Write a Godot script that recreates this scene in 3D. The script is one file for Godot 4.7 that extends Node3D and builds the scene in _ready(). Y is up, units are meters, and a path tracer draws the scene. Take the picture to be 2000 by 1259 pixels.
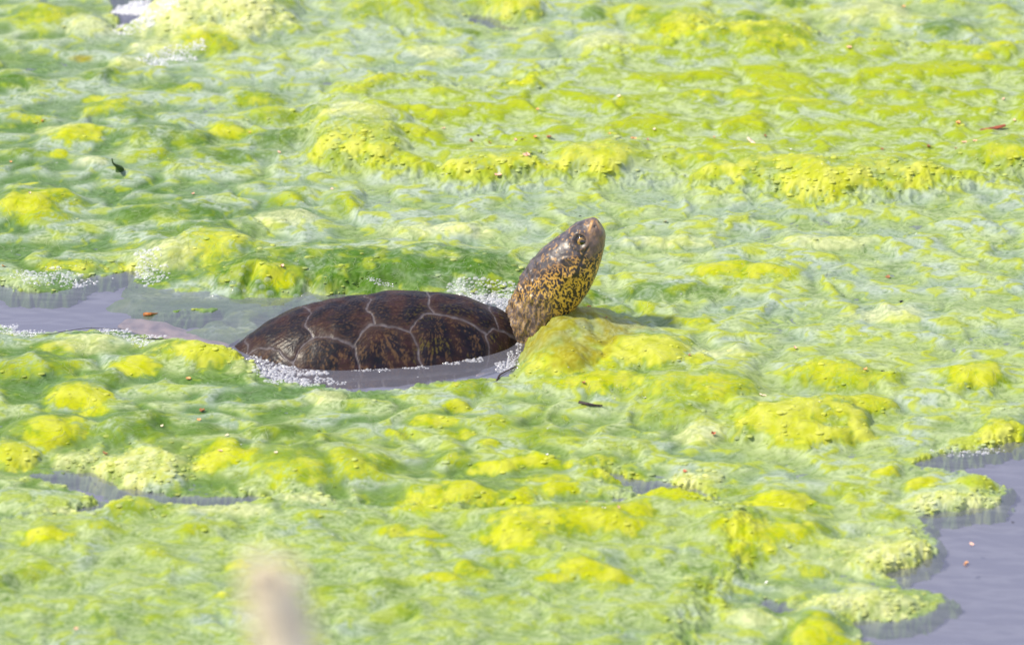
extends Node3D
# A pond turtle in floating algae. Lengths inside the builders are millimetres, turned into metres when a mesh is made.
const MM := 0.001
const X0 := -430.0
const DX := 0.85
const NX := 1010
const Z0 := -720.0
const DZ := 1.5
const NZ := 880
const SIDE := 22
var gx := PackedFloat32Array()
var gz := PackedFloat32Array()
var nx := 0
var nz := 0
var hh := PackedFloat32Array()
var col := PackedColorArray()
var lab := PackedInt32Array()
var gr := PackedFloat32Array()
var taken := {}

func thing(called: String, label: String, category: String, at: Vector3, group := "") -> Node3D:
	var o := Node3D.new()
	return tag(o, called, label, category, at, group)

func tag(o: Node3D, called: String, label: String, category: String, at: Vector3, group := "") -> Node3D:
	var n: int = taken.get(called, 0)
	taken[called] = n + 1
	o.name = called if n == 0 else "%s_%03d" % [called, n]
	o.position = at
	add_child(o, true)
	o.set_meta("label", label)
	o.set_meta("category", category)
	if group:
		o.set_meta("group", group)
	return o

func part(called: String, mesh: Mesh, mat: Material, parent: Node3D) -> MeshInstance3D:
	var o := MeshInstance3D.new()
	var n := called
	var k := 0
	while parent.has_node(n):
		k += 1
		n = "%s_%03d" % [called, k]
	o.name = n
	o.mesh = mesh
	o.material_override = mat
	parent.add_child(o, true)
	return o

func noise(seed_: int, wave: float, octaves := 1, kind := FastNoiseLite.TYPE_SIMPLEX_SMOOTH) -> FastNoiseLite:
	var n := FastNoiseLite.new()
	n.seed = seed_
	n.noise_type = kind
	n.frequency = 1.0 / wave
	n.fractal_type = FastNoiseLite.FRACTAL_FBM if octaves > 1 else FastNoiseLite.FRACTAL_NONE
	n.fractal_octaves = octaves
	if kind == FastNoiseLite.TYPE_CELLULAR:
		n.cellular_return_type = FastNoiseLite.RETURN_DISTANCE
		n.cellular_jitter = 0.9
	return n

func mat(c: Color, rough: float, vertex := false) -> StandardMaterial3D:
	var m := StandardMaterial3D.new()
	m.albedo_color = c.linear_to_srgb()
	m.roughness = rough
	m.vertex_color_use_as_albedo = vertex
	return m

func ss(a: float, b: float, x: float) -> float:
	return smoothstep(a, b, x)

# a surface given as rows of points: n rows of m points, with colours; front faces outward for rows running along and points running round
func sheet(p: PackedVector3Array, c: PackedColorArray, n: int, m: int, flip := false) -> ArrayMesh:
	var idx := PackedInt32Array()
	for i in n - 1:
		for j in m - 1:
			var a := i * m + j
			var b := a + 1
			var d := a + m
			var e := d + 1
			if flip:
				idx.append_array([a, b, d, b, e, d])
			else:
				idx.append_array([a, d, b, b, d, e])
	return arrays(p, normals(p, idx), c, idx)

func normals(p: PackedVector3Array, idx: PackedInt32Array) -> PackedVector3Array:
	var nn := PackedVector3Array()
	nn.resize(p.size())
	for k in range(0, idx.size(), 3):
		var a := p[idx[k]]
		var f := (p[idx[k + 2]] - a).cross(p[idx[k + 1]] - a)
		nn[idx[k]] += f
		nn[idx[k + 1]] += f
		nn[idx[k + 2]] += f
	for k in nn.size():
		nn[k] = nn[k].normalized()
	return nn

func arrays(p: PackedVector3Array, nn: PackedVector3Array, c: PackedColorArray, idx: PackedInt32Array) -> ArrayMesh:
	var a := []
	a.resize(Mesh.ARRAY_MAX)
	a[Mesh.ARRAY_VERTEX] = p
	a[Mesh.ARRAY_NORMAL] = nn
	if c.size():
		a[Mesh.ARRAY_COLOR] = c
	a[Mesh.ARRAY_INDEX] = idx
	var am := ArrayMesh.new()
	am.add_surface_from_arrays(Mesh.PRIMITIVE_TRIANGLES, a)
	return am

func curve(xs: Array, ys: Array, x: float) -> float:
	var n := xs.size()
	if x <= xs[0]: return ys[0]
	if x >= xs[n - 1]: return ys[n - 1]
	var i := 0
	while xs[i + 1] < x: i += 1
	var t: float = (x - xs[i]) / (xs[i + 1] - xs[i])
	return cubic_interpolate(ys[i], ys[i + 1], ys[maxi(i - 1, 0)], ys[mini(i + 2, n - 1)], t)

func height(x: float, z: float) -> float:   # the mat's height at a place, in mm
	var fx := clampf((x - X0) / DX, 0.0, NX - 1.01) + SIDE
	var fz := clampf((z - Z0) / DZ, 0.0, NZ - 1.01) + SIDE
	var i := int(fx)
	var j := int(fz)
	var a := lerpf(hh[j * nx + i], hh[j * nx + i + 1], fx - i)
	var b := lerpf(hh[(j + 1) * nx + i], hh[(j + 1) * nx + i + 1], fx - i)
	return lerpf(a, b, fz - j)

func top(x: float, z: float) -> float:
	return maxf(height(x, z), 0.0)

func sky_and_light() -> void:
	var cam := Camera3D.new()
	cam.name = "camera"
	add_child(cam)
	cam.position = Vector3(0, 6.0 * sin(deg_to_rad(22.0)), 6.0 * cos(deg_to_rad(22.0)))
	cam.rotation_degrees = Vector3(-22, 0, 0)
	var at := CameraAttributesPhysical.new()
	at.frustum_focal_length = 463.4
	at.frustum_focus_distance = 6.02
	at.exposure_aperture = 17.0
	at.frustum_near = 0.05
	at.frustum_far = 200.0
	cam.attributes = at
	cam.fov = 4.3260
	cam.near = 0.05
	cam.far = 200.0
	cam.current = true
	var sm := ProceduralSkyMaterial.new()
	sm.sky_top_color = Color(0.50, 0.57, 0.74)
	sm.sky_horizon_color = Color(0.83, 0.84, 0.95)
	sm.sky_curve = 0.18
	sm.sky_energy_multiplier = 0.98
	sm.ground_bottom_color = Color(0.35, 0.40, 0.25)
	sm.ground_horizon_color = Color(0.6, 0.65, 0.6)
	var cl := noise(5, 90.0, 5)
	var cover := Image.create(1024, 512, false, Image.FORMAT_RGBAF)
	for j in 256:
		for i in 1024:
			var el := (0.5 - (j + 0.5) / 512.0) * PI
			var az := i / 1024.0 * TAU
			var v := cl.get_noise_3d(cos(az) * 150.0 * cos(el), sin(el) * 420.0, sin(az) * 150.0 * cos(el))
			cover.set_pixel(i, j, Color(0.80, 0.80, 0.86, ss(-0.25, 0.35, v) * 0.8))
	sm.sky_cover = ImageTexture.create_from_image(cover)
	sm.sky_cover_modulate = Color(1, 1, 1, 0.9)
	var sky := Sky.new()
	sky.sky_material = sm
	var env := Environment.new()
	env.background_mode = Environment.BG_SKY
	env.sky = sky
	env.tonemap_mode = Environment.TONE_MAPPER_LINEAR
	env.tonemap_exposure = 1.17
	env.sdfgi_enabled = true
	env.ssao_enabled = true
	env.ssil_enabled = true
	var we := WorldEnvironment.new()
	we.name = "world_environment"
	we.environment = env
	add_child(we)
	var sun := DirectionalLight3D.new()
	sun.name = "sun"
	sun.light_color = Color(1.0, 0.96, 0.88)
	sun.light_energy = 1.5
	sun.light_angular_distance = 5.0
	sun.shadow_enabled = true
	add_child(sun)
	sun.look_at_from_position(Vector3(-1.25, 1.75, 0.28), Vector3.ZERO)

# ---------------------------------------------------------------- the algae mat
const KINDS := "ygpeobEdw"
var mounds := [
	[-358.5,-618.6,31.9,24.3,8.68,"y",1],
	[-326,-597.9,21.2,22,6.29,"p",0],
	[-201.1,-618.6,39.9,35.3,12.62,"y",2],
	[-236.8,-565.9,37,26.3,9.4,"y",3],
	[-242.6,-620.9,69.2,44.2,18.15,"w",4],
	[-271.8,-557.9,23.8,15.3,4.38,"p",0],
	[-290.9,-520.7,18.4,9.8,2.24,"p",0],
	[-169,-659.2,10.7,10,2.86,"y",0],
	[-326.8,-530.8,11.6,5.5,1.79,"o",0],
	[-142.6,-512.9,12.6,7.6,1.74,"p",0],
	[-373,-476.1,33.9,16.2,5.8,"g",0],
	[-314.1,-491.7,20.9,9.8,2.79,"g",0],
	[-259,-468.4,18.8,9.7,2.78,"g",0],
	[-240,-465.1,14.6,8.6,2.47,"y",0],
	[-193.3,-437.6,21.8,12.9,4.61,"y",0],
	[-304.3,-419,23.8,14,4.98,"y",0],
	[-280.7,-402.7,21.7,11.8,3.37,"g",0],
	[-314.6,-443.1,10.4,6.5,1.85,"y",0],
	[-181.6,-399.5,23.7,17.1,6.12,"y",0],
	[-148.2,-396.2,15.5,15,5.35,"g",0],
	[-360.9,-401.6,18.6,9.6,2.75,"y",0],
	[-340.8,-373.6,16.4,14.9,4.26,"p",0],
	[-320.4,-361.8,26.7,22.4,7.98,"y",5],
	[-355.4,-324.5,21.4,9.5,2.72,"g",0],
	[-334.5,-322.3,8.2,7.4,2.12,"y",0],
	[-269.6,-354.3,43.6,25.5,9.11,"g",0],
	[-261.5,-321.3,26.5,11.6,3.33,"y",0],
	[-251.6,-300.2,28.5,11.6,3.31,"y",0],
	[-211.6,-369.3,21.6,10.7,3.04,"y",0],
	[-174.7,-354.3,26.7,15.9,5.7,"g",0],
	[-208.7,-324.5,39.8,14.8,5.29,"g",0],
	[-311.1,-306.5,12.2,9.5,2.17,"p",0],
	[-354.9,-258.3,10.1,7.3,2.1,"y",0],
	[-346.1,-218,35.2,27.1,9.68,"y",6],
	[-243,-197.6,47.6,20.8,7.42,"g",0],
	[-158.9,-232.5,23.2,14.6,5.22,"y",0],
	[-122.2,-226.3,15.1,16.7,5.96,"y",0],
	[-88.9,-634.7,53.4,28.8,10.28,"y",7],
	[-19.8,-651,22.5,18.9,6.74,"y",0],
	[-1.6,-634.7,23.5,24.4,8.7,"e",8],
	[100.1,-615.1,16,19.9,7.1,"y",0],
	[69.6,-557.9,31.7,24.1,6.88,"p",0],
	[74.2,-547.8,22.1,13.1,4.69,"y",0],
	[64.4,-626.6,13.9,16.6,5.92,"g",0],
	[88.2,-638.2,11.7,8.9,2.53,"y",0],
	[-36.1,-588.7,14.8,6.6,1.89,"g",0],
	[-60.5,-543.2,19,9.8,2.25,"p",0],
	[14.5,-591,13.3,8.8,2.01,"p",0],
	[-111.7,-336.1,43.5,38.2,13.63,"e",9],
	[-119,-384.3,28.3,29.9,8.54,"p",0],
	[-100.3,-460.7,11.5,8.6,2.47,"y",0],
	[-56.9,-437.6,9.3,7.5,2.15,"y",0],
	[5,-455.2,27,9.7,2.77,"y",0],
	[-67.3,-402.7,7.7,6.4,1.84,"y",0],
	[-56.5,-386.5,6.7,7.5,2.14,"y",0],
	[-15,-287.6,39.6,21.1,7.52,"e",10],
	[66.7,-302.3,48.3,25.3,9.04,"e",11],
	[34.3,-376.8,13.4,8.5,2.44,"y",0],
	[81.2,-411.4,12.4,8.6,2.45,"y",0],
	[123.4,-593.3,35,28.6,10.22,"y",12],
	[145.4,-594.4,24.4,22,7.86,"e",0],
	[178.7,-602.4,26.6,19.8,7.08,"g",0],
	[214.5,-655.7,17.1,11.1,3.17,"g",0],
	[236.3,-642.9,10.7,7.8,2.22,"y",0],
	[185.8,-561.3,55.5,26.3,9.39,"y",13],
	[273.4,-630.1,35.2,24.3,6.95,"p",0],
	[332.5,-594.4,22.3,17.6,6.29,"g",0],
	[346.3,-651,19.3,10,2.85,"y",0],
	[381.7,-638.2,16,10,2.85,"y",0],
	[358.7,-515.1,11.5,8.7,2.49,"y",0],
	[371.9,-535.3,11.6,9.8,2.81,"y",0],
	[174.4,-434.3,13.5,7.5,2.15,"y",0],
	[214.4,-422.3,16.6,7.5,2.15,"y",0],
	[143.3,-434.3,13.5,9.7,2.77,"y",0],
	[316.9,-434.3,13.5,9.7,2.77,"g",0],
	[259.7,-414.7,8.8,7.5,2.15,"y",0],
	[322.5,-414.7,8.3,6.4,1.84,"y",0],
	[358,-397.3,6.7,7.5,2.14,"y",0],
	[332.6,-369.3,8.2,10.7,3.04,"y",0],
	[137.9,-299.1,16.3,12.7,4.52,"y",0],
	[186.3,-280.2,43.1,23.1,8.26,"e",14],
	[230.1,-255.2,37.9,27.2,9.73,"e",15],
	[276.5,-272.9,43.1,23.1,8.25,"e",0],
	[357.1,-306.5,43.3,23.2,8.3,"y",0],
	[107.7,-49.9,41.6,17.3,6.17,"g",0],
	[93.2,-21.7,12.7,8.1,2.31,"y",0],
	[65.7,-15.9,20.5,8.1,2.31,"y",0],
	[129.4,8.2,13.6,7,2.01,"y",0],
	[51.1,-40.1,19.6,14.2,4.31,"d",0],
	[155.8,-87.2,32.5,20.4,7.3,"y",16],
	[182.2,-79.3,24.6,14.3,5.1,"y",0],
	[124.7,136.9,50,31.6,11.28,"y",17],
	[189.5,197.1,51.8,33.2,13.65,"b",18],
	[122.6,173.5,37.8,23.5,8.41,"y",0],
	[127.1,210.6,19.7,13.7,3.9,"p",0],
	[243,158.9,26.1,14.7,5.27,"y",0],
	[226.7,104.5,43,24.8,8.85,"y",0],
	[318.5,109.1,28.7,19.8,7.08,"y",0],
	[339.1,207,28.2,21.5,7.67,"e",19],
	[121.5,285.2,19.5,12.5,3.36,"E",20],
	[115.6,324.5,25.4,16.3,5.81,"y",21],
	[180.3,331.4,32.3,17.2,6.15,"y",22],
	[148.5,305.4,18.5,7.7,2.2,"y",0],
	[224.2,308,24.1,10.6,3.02,"y",0],
	[251.5,278.2,12.1,6.8,1.93,"y",0],
	[273,298.4,14.8,9.6,2.75,"y",0],
	[312.3,294.9,14.8,12.5,4.47,"y",0],
	[297.5,324.5,41.5,14.4,3.85,"E",0],
	[245.9,347.8,19.3,7.6,2.18,"y",0],
	[163.4,389.7,43.4,32.2,11.5,"y",23],
	[148.7,395.6,27.4,18.9,6.76,"y",0],
	[248.2,418.4,43.2,24.5,6.57,"E",24],
	[132.3,451,27.1,8.4,2.41,"g",0],
	[196.2,441,11.8,7.5,2.15,"y",0],
	[230.1,460.2,13.5,6.6,1.5,"p",0],
	[225.9,498.9,51.6,15.8,4.24,"E",0],
	[196.9,541.2,26.7,24,8.58,"y",25],
	[157.3,519.3,20.6,13,3.71,"p",0],
	[120.5,472.6,18,10.3,2.94,"y",0],
	[131.3,498.1,22.4,10.2,2.92,"y",0],
	[-100.1,155.2,17.1,9.8,2.81,"y",0],
	[-37.6,158.9,10.4,7.9,2.25,"y",0],
	[-57.3,189.8,19.8,13.7,4.89,"y",0],
	[-77,210.6,14.1,7.8,2.23,"y",0],
	[-13.3,193.4,26.4,12.7,4.54,"y",0],
	[-34.5,207,12.2,7.8,2.23,"y",0],
	[19.8,214.2,29.1,12.7,4.53,"y",0],
	[-16,224,10.3,6.8,1.95,"y",0],
	[-39.4,254.4,19.6,14.5,5.19,"y",0],
	[10.4,261.4,28.9,10.6,3.04,"y",0],
	[-13.1,268.5,21.4,10.6,3.04,"y",0],
	[70.1,237.5,21.5,12.6,4.51,"e",0],
	[61.9,257.9,19.6,13.5,4.84,"y",0],
	[15.8,288.8,21.4,10.6,3.03,"y",0],
	[32.6,308,16.7,9.6,2.74,"y",0],
	[-36.6,321.9,48.5,23,8.21,"y",26],
	[68.2,280.8,27.9,14.5,5.17,"y",0],
	[44.4,337.5,27.6,6.7,1.43,"E",0],
	[10.1,389.7,38.8,28.4,10.15,"y",27],
	[32.3,364.1,33,18.1,6.46,"y",0],
	[62,376.9,43.5,22.8,8.14,"y",0],
	[82.7,357.3,23,14.3,5.1,"y",0],
	[-63.3,354.7,19.3,7.6,2.18,"y",0],
	[-70.7,393.1,25.1,9.5,2.71,"y",0],
	[-49.9,412.5,13.7,6.6,1.89,"y",0],
	[-9.1,438.5,15.9,8.5,2.42,"y",0],
	[-29.5,454.4,11.7,9.4,2.68,"y",0],
	[-48.4,470.1,18,7.5,2.14,"y",0],
	[-82.3,482.5,17.1,14,5,"g",0],
	[-65.6,519.3,12.5,12.1,4.3,"g",0],
	[48.5,454.4,26.2,17.8,6.36,"y",28],
	[30.4,470.1,18,7.5,2.14,"y",0],
	[-5,501.3,17.9,9.3,2.66,"y",0],
	[-302.2,147,24.7,17.7,6.33,"y",29],
	[-316.6,210.6,25.9,26.3,9.4,"y",30],
	[-263.8,207,29.2,26.3,9.41,"g",31],
	[-245.8,186.2,15.1,14.7,5.24,"g",0],
	[-338.4,244.6,21,21.3,7.62,"e",0],
	[-293.3,254.4,19.6,14.5,3.89,"E",0],
	[-250.6,267.6,44.3,27.1,7.25,"E",32],
	[-211.9,207,16.9,11.7,4.18,"g",0],
	[-165.5,207,21.6,13.7,4.88,"g",0],
	[-193.4,251.7,29,26.2,9.34,"y",33],
	[-141.3,274.7,53.5,32.8,11.72,"y",34],
	[-103.5,272,25.6,21.2,7.59,"y",0],
	[-130.6,227.6,12.2,13.6,4.86,"y",0],
	[-126.8,141.5,14.3,11.8,3.38,"p",0],
	[-249.9,351.3,30.3,16.2,5.79,"y",35],
	[-309.4,399.9,19.2,12.3,4.39,"y",0],
	[-271.4,387.2,14.6,9.5,2.71,"y",0],
	[-208.4,389.7,16.4,10.4,2.98,"y",0],
	[-126.4,364.1,16.5,10.5,2.99,"y",0],
	[-234,428.5,13.6,8.5,2.42,"y",0],
	[-330.9,475.9,10.8,14.9,5.34,"g",0],
	[-311.8,456.9,19,12.2,4.35,"y",0],
	[-255.2,529,20.5,10.2,2.91,"g",0],
	[-182.2,451,11.8,7.5,2.14,"y",0],
	[-222.5,529,17.9,8.3,2.38,"y",0],
	[-189.4,498.1,9,7.4,2.13,"y",0],
	[-117.4,491.5,25.1,10.2,2.93,"g",0],
	[-136.3,331.4,23.1,7.7,1.75,"p",0],
	[-286.1,176.2,11.8,7.8,2.24,"y",0],
	[-341.3,-197.6,40.1,14.5,5.19,"y",0],
	[-275.6,-134.9,14.9,7.2,2.06,"y",0],
	[-241.6,-159,30.9,12.4,4.43,"g",0],
	[-309.7,-102,39.5,9.2,2.63,"e",0],
	[-211.1,-126.9,38.7,37,12.55,"b",36],
	[-247.3,-114.9,29.7,24.6,10.55,"p",0],
	[-166,-73.4,19.7,16.3,5.83,"y",0],
	[-198.7,-82.2,29.5,26.5,8.06,"d",0],
	[-175.1,-87.2,49.3,34.7,10.54,"d",0],
	[-116.8,-87.2,64,36.8,11.16,"d",37],
	[-65.7,-89.1,64.1,36.8,11.17,"d",0],
	[-21.9,-87.2,54.2,30.6,9.3,"d",0],
	[-159.4,-190.4,30,16.6,7.12,"p",0],
	[-330,92.4,34.5,19.9,7.1,"y",0],
	[-259.6,86.8,20.1,14.9,5.33,"y",38],
	[-221.6,67,36.6,20,8.19,"b",39],
	[-281.3,110.1,19.1,13.9,4.95,"g",0],
	[-300.7,134.1,26.2,16.8,5.99,"y",0],
	[-293.5,44.4,31.9,16,4.58,"p",0],
	[-317.7,53.8,19.3,12,4.28,"y",0],
	[-180.1,86.8,19.2,12.9,5.54,"p",0],
	[-29.3,127.6,21.9,14.8,5.29,"y",0],
	[30.6,0.5,26.2,34.3,14.07,"o",0],
	[35.7,57.6,37.6,44,18.05,"o",40],
	[60.9,31.1,36.8,32.1,13.18,"o",0],
	[93.3,72.7,46.1,29.9,12.28,"b",0],
	[24.8,97,27.8,21.8,8.97,"b",0],
	[58.3,123,38.1,19.8,7.06,"y",0],
	[102.8,99.8,28.7,11.9,4.25,"g",0],
	[-289.6,346.1,27.6,7.6,1.74,"p",0],
	[-197.4,354.7,32.2,8.6,1.96,"p",0],
	[149.6,67,33.7,12,3.42,"p",0],
	[220.9,-146.9,39.8,12.4,3.53,"p",0],
	[270.4,-9.1,43.8,12.1,3.46,"p",0],
	[-55.4,-167.1,44.9,12.4,3.55,"p",0],
	[110.5,-146.9,39.8,10.3,2.36,"p",0]
]
var zones := [
	[114.6,-397.3,160.5,132.6,0.44],
	[268.3,-419,161,153.5,0.36],
	[-76.2,-375.7,99,111.8,0.48],
	[130.3,141.5,59.9,56.4,0.48],
	[53.4,67,57,66.6,0.4],
	[195.2,205.2,80.2,55.8,0.3],
	[266,95.2,92.2,56.8,0.32],
	[33.9,380.4,111.8,63.3,0.33],
	[169.4,380.4,74.5,63.3,0.3],
	[-17.3,249.9,90,101.6,0.22],
	[-152.3,249.9,86.5,64.7,0.25],
	[-249.7,405.8,111.4,81.1,0.22],
	[-319.3,232.1,55.5,55.6,0.19],
	[245.7,337.5,78.5,54.7,0.17],
	[233,489.1,66.6,35.5,0.19],
	[-86.9,-632.4,79,52.7,0.16],
	[157.3,-597.9,102.2,73.5,0.28],
	[-346.1,-597.9,70.8,63,0.12],
	[-216.3,-597.9,90.4,84,0.08],
	[-221.2,57.6,57.1,38.1,0.24],
	[-33.2,497.3,166.2,53.2,0.14]
]
var mound_labels := [
	"broad yellow-green mound near the top left corner",
	"yellow mound right beside the white foamed mound near the top",
	"yellow mound in front of the white foamed mound near the top",
	"large mound capped with white foam near the top left",
	"round yellow-green mound above the curled dark green leaf",
	"wide yellow patch at the left edge above the open water",
	"long yellow ridge at the top edge left of centre",
	"pale clumped mound at the top edge with a dark water gap",
	"bright yellow swollen front corner of the big raised mat",
	"yellow bulge on the front edge of the raised mat with a pink husk",
	"yellow bubbled bulge on the front edge of the raised mat",
	"dark-sided yellow hump at the top right of centre",
	"long pale-topped yellow ridge at the top right",
	"yellow bubbled rim of the raised mat right of centre",
	"bright yellow green-shaded lobe at the lowest rim of the raised mat",
	"low yellow patch right of the turtle's head",
	"bright yellow mound at the lower right of the olive clump",
	"large smooth golden dome right of centre in the lower half",
	"yellow clumped bank edge above the open water at right",
	"pale granular clump at the dark water slit",
	"small yellow dome below the dark water slit",
	"yellow hump above the large dome at lower right",
	"big yellow dome at lower right with granular right rim",
	"yellow dome ending in a ragged edge at the open water",
	"rounded yellow dome cut by the bottom edge at lower right",
	"long yellow swelling with a dark front left of the pale crack",
	"golden mound at lower centre",
	"yellow patch on a low rise at the bottom right of centre",
	"dark-sided yellow-green mound left of the two pink husks",
	"yellow mound with dark green flanks at the left edge",
	"deep green mound beside a pale crest at left",
	"pale mound with ragged front above the narrow water channel",
	"green-yellow mound bearing a pink husk at lower left",
	"wide saturated yellow-green bank at lower left of centre",
	"bright yellow crest just below the narrow water channel",
	"bright pale yellow bubble-filled mound above the open water",
	"deep green bubbled bank behind the turtle's shell",
	"small green-yellow mound left of the bright bubbled one",
	"bright yellow bubbled mound just left of the shell's tail end",
	"olive and yellow algae clump piled against the turtle's chest"
]
var water_shapes: Array[PackedVector2Array] = [PackedVector2Array([Vector2(-385.8,-71.4),Vector2(-363.9,-69.4),Vector2(-351.5,-55.7),Vector2(-334,-53.8),Vector2(-314.5,-57.7),Vector2(-304.1,-82.2),Vector2(-271.8,-96.1),Vector2(-267.3,-66.5),Vector2(-263.8,-43),Vector2(-245.6,-21.7),Vector2(-216.7,-21.7),Vector2(-188.1,-31.4),Vector2(-159.3,-38.2),Vector2(-141.2,-38.2),Vector2(-123.1,-36.2),Vector2(-101.3,-32.4),Vector2(-54.3,-36.2),Vector2(-14.5,-52.8),Vector2(0,-43),Vector2(7.9,-18.8),Vector2(10.8,10.1),Vector2(9.3,53.8),Vector2(0.4,97),Vector2(-12.4,102.6),Vector2(-35.4,106.3),Vector2(-70.7,115.6),Vector2(-91.8,124.9),Vector2(-109.5,123),Vector2(-127.3,115.6),Vector2(-145,111.9),Vector2(-166.5,102.6),Vector2(-177.7,83.9),Vector2(-189,59.5),Vector2(-193.7,46.3),Vector2(-222.6,36.8),Vector2(-243.7,29.2),Vector2(-267.1,17.7),Vector2(-290.4,10.1),Vector2(-313.3,12),Vector2(-343.9,17.7),Vector2(-360,0.5),Vector2(-381.9,-4.3)]),
	PackedVector2Array([Vector2(667.1,159.8),Vector2(384.3,191.6),Vector2(346.6,216),Vector2(327.4,230.3),Vector2(301.6,239.2),Vector2(275,254.4),Vector2(291.6,260.6),Vector2(308.1,269.4),Vector2(331.1,285.2),Vector2(332.5,302.8),Vector2(323.7,326.2),Vector2(296.7,340.1),Vector2(272.5,348.7),Vector2(273.9,363.3),Vector2(282.8,383.8),Vector2(284,409.2),Vector2(271.1,425.1),Vector2(248.6,441),Vector2(256.9,458.5),Vector2(278.1,469.3),Vector2(286.9,482.5),Vector2(279.8,498.1),Vector2(256.9,513.6),Vector2(221.5,518.5),Vector2(228.5,536.3),Vector2(239.3,578),Vector2(258.4,664.4),Vector2(613.8,664.4)]),
	PackedVector2Array([Vector2(-324.1,273.8),Vector2(-283.1,272.9),Vector2(-262.3,299.3),Vector2(-231.9,313.2),Vector2(-199.4,313.2),Vector2(-161.3,314.1),Vector2(-173,324.5),Vector2(-206.6,334),Vector2(-237.8,328.8),Vector2(-263.9,327.1),Vector2(-278.5,351.3),Vector2(-286.1,349.5),Vector2(-290,337.5),Vector2(-273.6,323.6),Vector2(-269.5,315.8),Vector2(-302.8,285.2)]),
	PackedVector2Array([Vector2(65.5,272.9),Vector2(82.7,280.8),Vector2(102.1,288.8),Vector2(113.3,301),Vector2(120.1,305.4),Vector2(137,313.2),Vector2(135.1,321.9),Vector2(113,313.2),Vector2(99.4,311.5),Vector2(85.8,304.5)]),
	PackedVector2Array([Vector2(13.6,340.9),Vector2(41,334),Vector2(65,320.2),Vector2(85.7,311.5),Vector2(82.1,321.9),Vector2(61.5,331.4),Vector2(34.1,340.9)]),
	PackedVector2Array([Vector2(161.6,482.5),Vector2(176.4,487.4),Vector2(181.1,498.9),Vector2(172.7,502.2)]),
	PackedVector2Array([Vector2(-27.7,-630.1),Vector2(-15.8,-620.9),Vector2(3.9,-604.7),Vector2(2,-597.9),Vector2(-15.8,-607),Vector2(-29.6,-620.9)]),
	PackedVector2Array([Vector2(-308.8,-690.8),Vector2(-231.1,-690.8),Vector2(-265.4,-648.7),Vector2(-287.9,-618.6),Vector2(-301.9,-595.6),Vector2(-306.4,-625.5)]),
	PackedVector2Array([Vector2(-164.2,-16.9),Vector2(-159,-24.6),Vector2(-109,-57.7),Vector2(-159.1,-28.5)])]
var raised_shapes: Array[PackedVector2Array] = [PackedVector2Array([Vector2(-144.2,-313.9),Vector2(-144.8,-397.3),Vector2(-138.1,-424.5),Vector2(-126.9,-440.9),Vector2(-110,-465.1),Vector2(-89.7,-481.7),Vector2(-59.8,-465.1),Vector2(-19.3,-454.1),Vector2(5,-465.1),Vector2(19.7,-480.6),Vector2(48.6,-515.1),Vector2(117.2,-548.9),Vector2(158.8,-575),Vector2(206.7,-579.6),Vector2(254.4,-563.6),Vector2(312.1,-541),Vector2(429.8,-552.3),Vector2(413.5,-285.5),Vector2(375.8,-284.4),Vector2(321.9,-257.3),Vector2(295.5,-252.1),Vector2(261,-230.4),Vector2(229.2,-228.3),Vector2(210,-244.9),Vector2(177.6,-250),Vector2(136,-263.5),Vector2(112.6,-278.1),Vector2(73.1,-270.8),Vector2(33.8,-278.1),Vector2(-12.4,-263.5),Vector2(-38.6,-263.5),Vector2(-56.3,-278.1),Vector2(-97.8,-292.8),Vector2(-117.5,-297)]),
	PackedVector2Array([Vector2(-366.5,371.8),Vector2(-319.7,358.1),Vector2(-289.6,347.8),Vector2(-273,337.5),Vector2(-238.9,335.8),Vector2(-197.9,339.2),Vector2(-150.5,324.5),Vector2(-129.8,330.6),Vector2(-95.4,344.4),Vector2(-47.7,347.8),Vector2(0,353),Vector2(34.1,346.1),Vector2(61.4,339.2),Vector2(99.3,318.4),Vector2(136.5,337.5),Vector2(149.3,371.8),Vector2(141.7,405.8),Vector2(147.4,447.7),Vector2(127,464.3),Vector2(98.2,586),Vector2(-352.6,601.9)])]
var veil_shapes: Array[PackedVector2Array] = [PackedVector2Array([Vector2(-267.4,-67.5),Vector2(-243.2,-52.8),Vector2(-188.3,-38.2),Vector2(-145.1,-47.9),Vector2(-130.4,-38.2),Vector2(-159,-22.7),Vector2(-209.3,-16.9),Vector2(-245.6,-20.7),Vector2(-260.5,-33.3)]),
	PackedVector2Array([Vector2(-215.3,19.6),Vector2(-190.8,0.5),Vector2(-159,-24.6),Vector2(-144.6,-28.5),Vector2(-179.5,19.6),Vector2(-195.2,33.9)])]

func depth_inside(shape: PackedVector2Array, p: Vector2, box: Rect2) -> float:   # positive inside, in mm
	if not box.has_point(p):
		return -60.0
	var best := 1e9
	var n := shape.size()
	for k in n:
		best = minf(best, p.distance_squared_to(Geometry2D.get_closest_point_to_segment(p, shape[k], shape[(k + 1) % n])))
	best = sqrt(best)
	return best if Geometry2D.is_point_in_polygon(p, shape) else -minf(best, 60.0)

func coarse(shapes: Array[PackedVector2Array], step: float) -> Array:
	var w := int(NX * DX / step) + 3
	var h := int(NZ * DZ / step) + 3
	var out := PackedFloat32Array()
	out.resize(w * h)
	out.fill(-60.0)
	for s in shapes:
		var box := Rect2(s[0], Vector2.ZERO)
		for p in s: box = box.expand(p)
		box = box.grow(60.0)
		for j in range(maxi(0, int((box.position.y - Z0) / step)), mini(h, int((box.end.y - Z0) / step) + 1)):
			for i in range(maxi(0, int((box.position.x - X0) / step)), mini(w, int((box.end.x - X0) / step) + 1)):
				out[j * w + i] = maxf(out[j * w + i], depth_inside(s, Vector2(X0 + i * step, Z0 + j * step), box))
	return [out, w, h, step]

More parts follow.
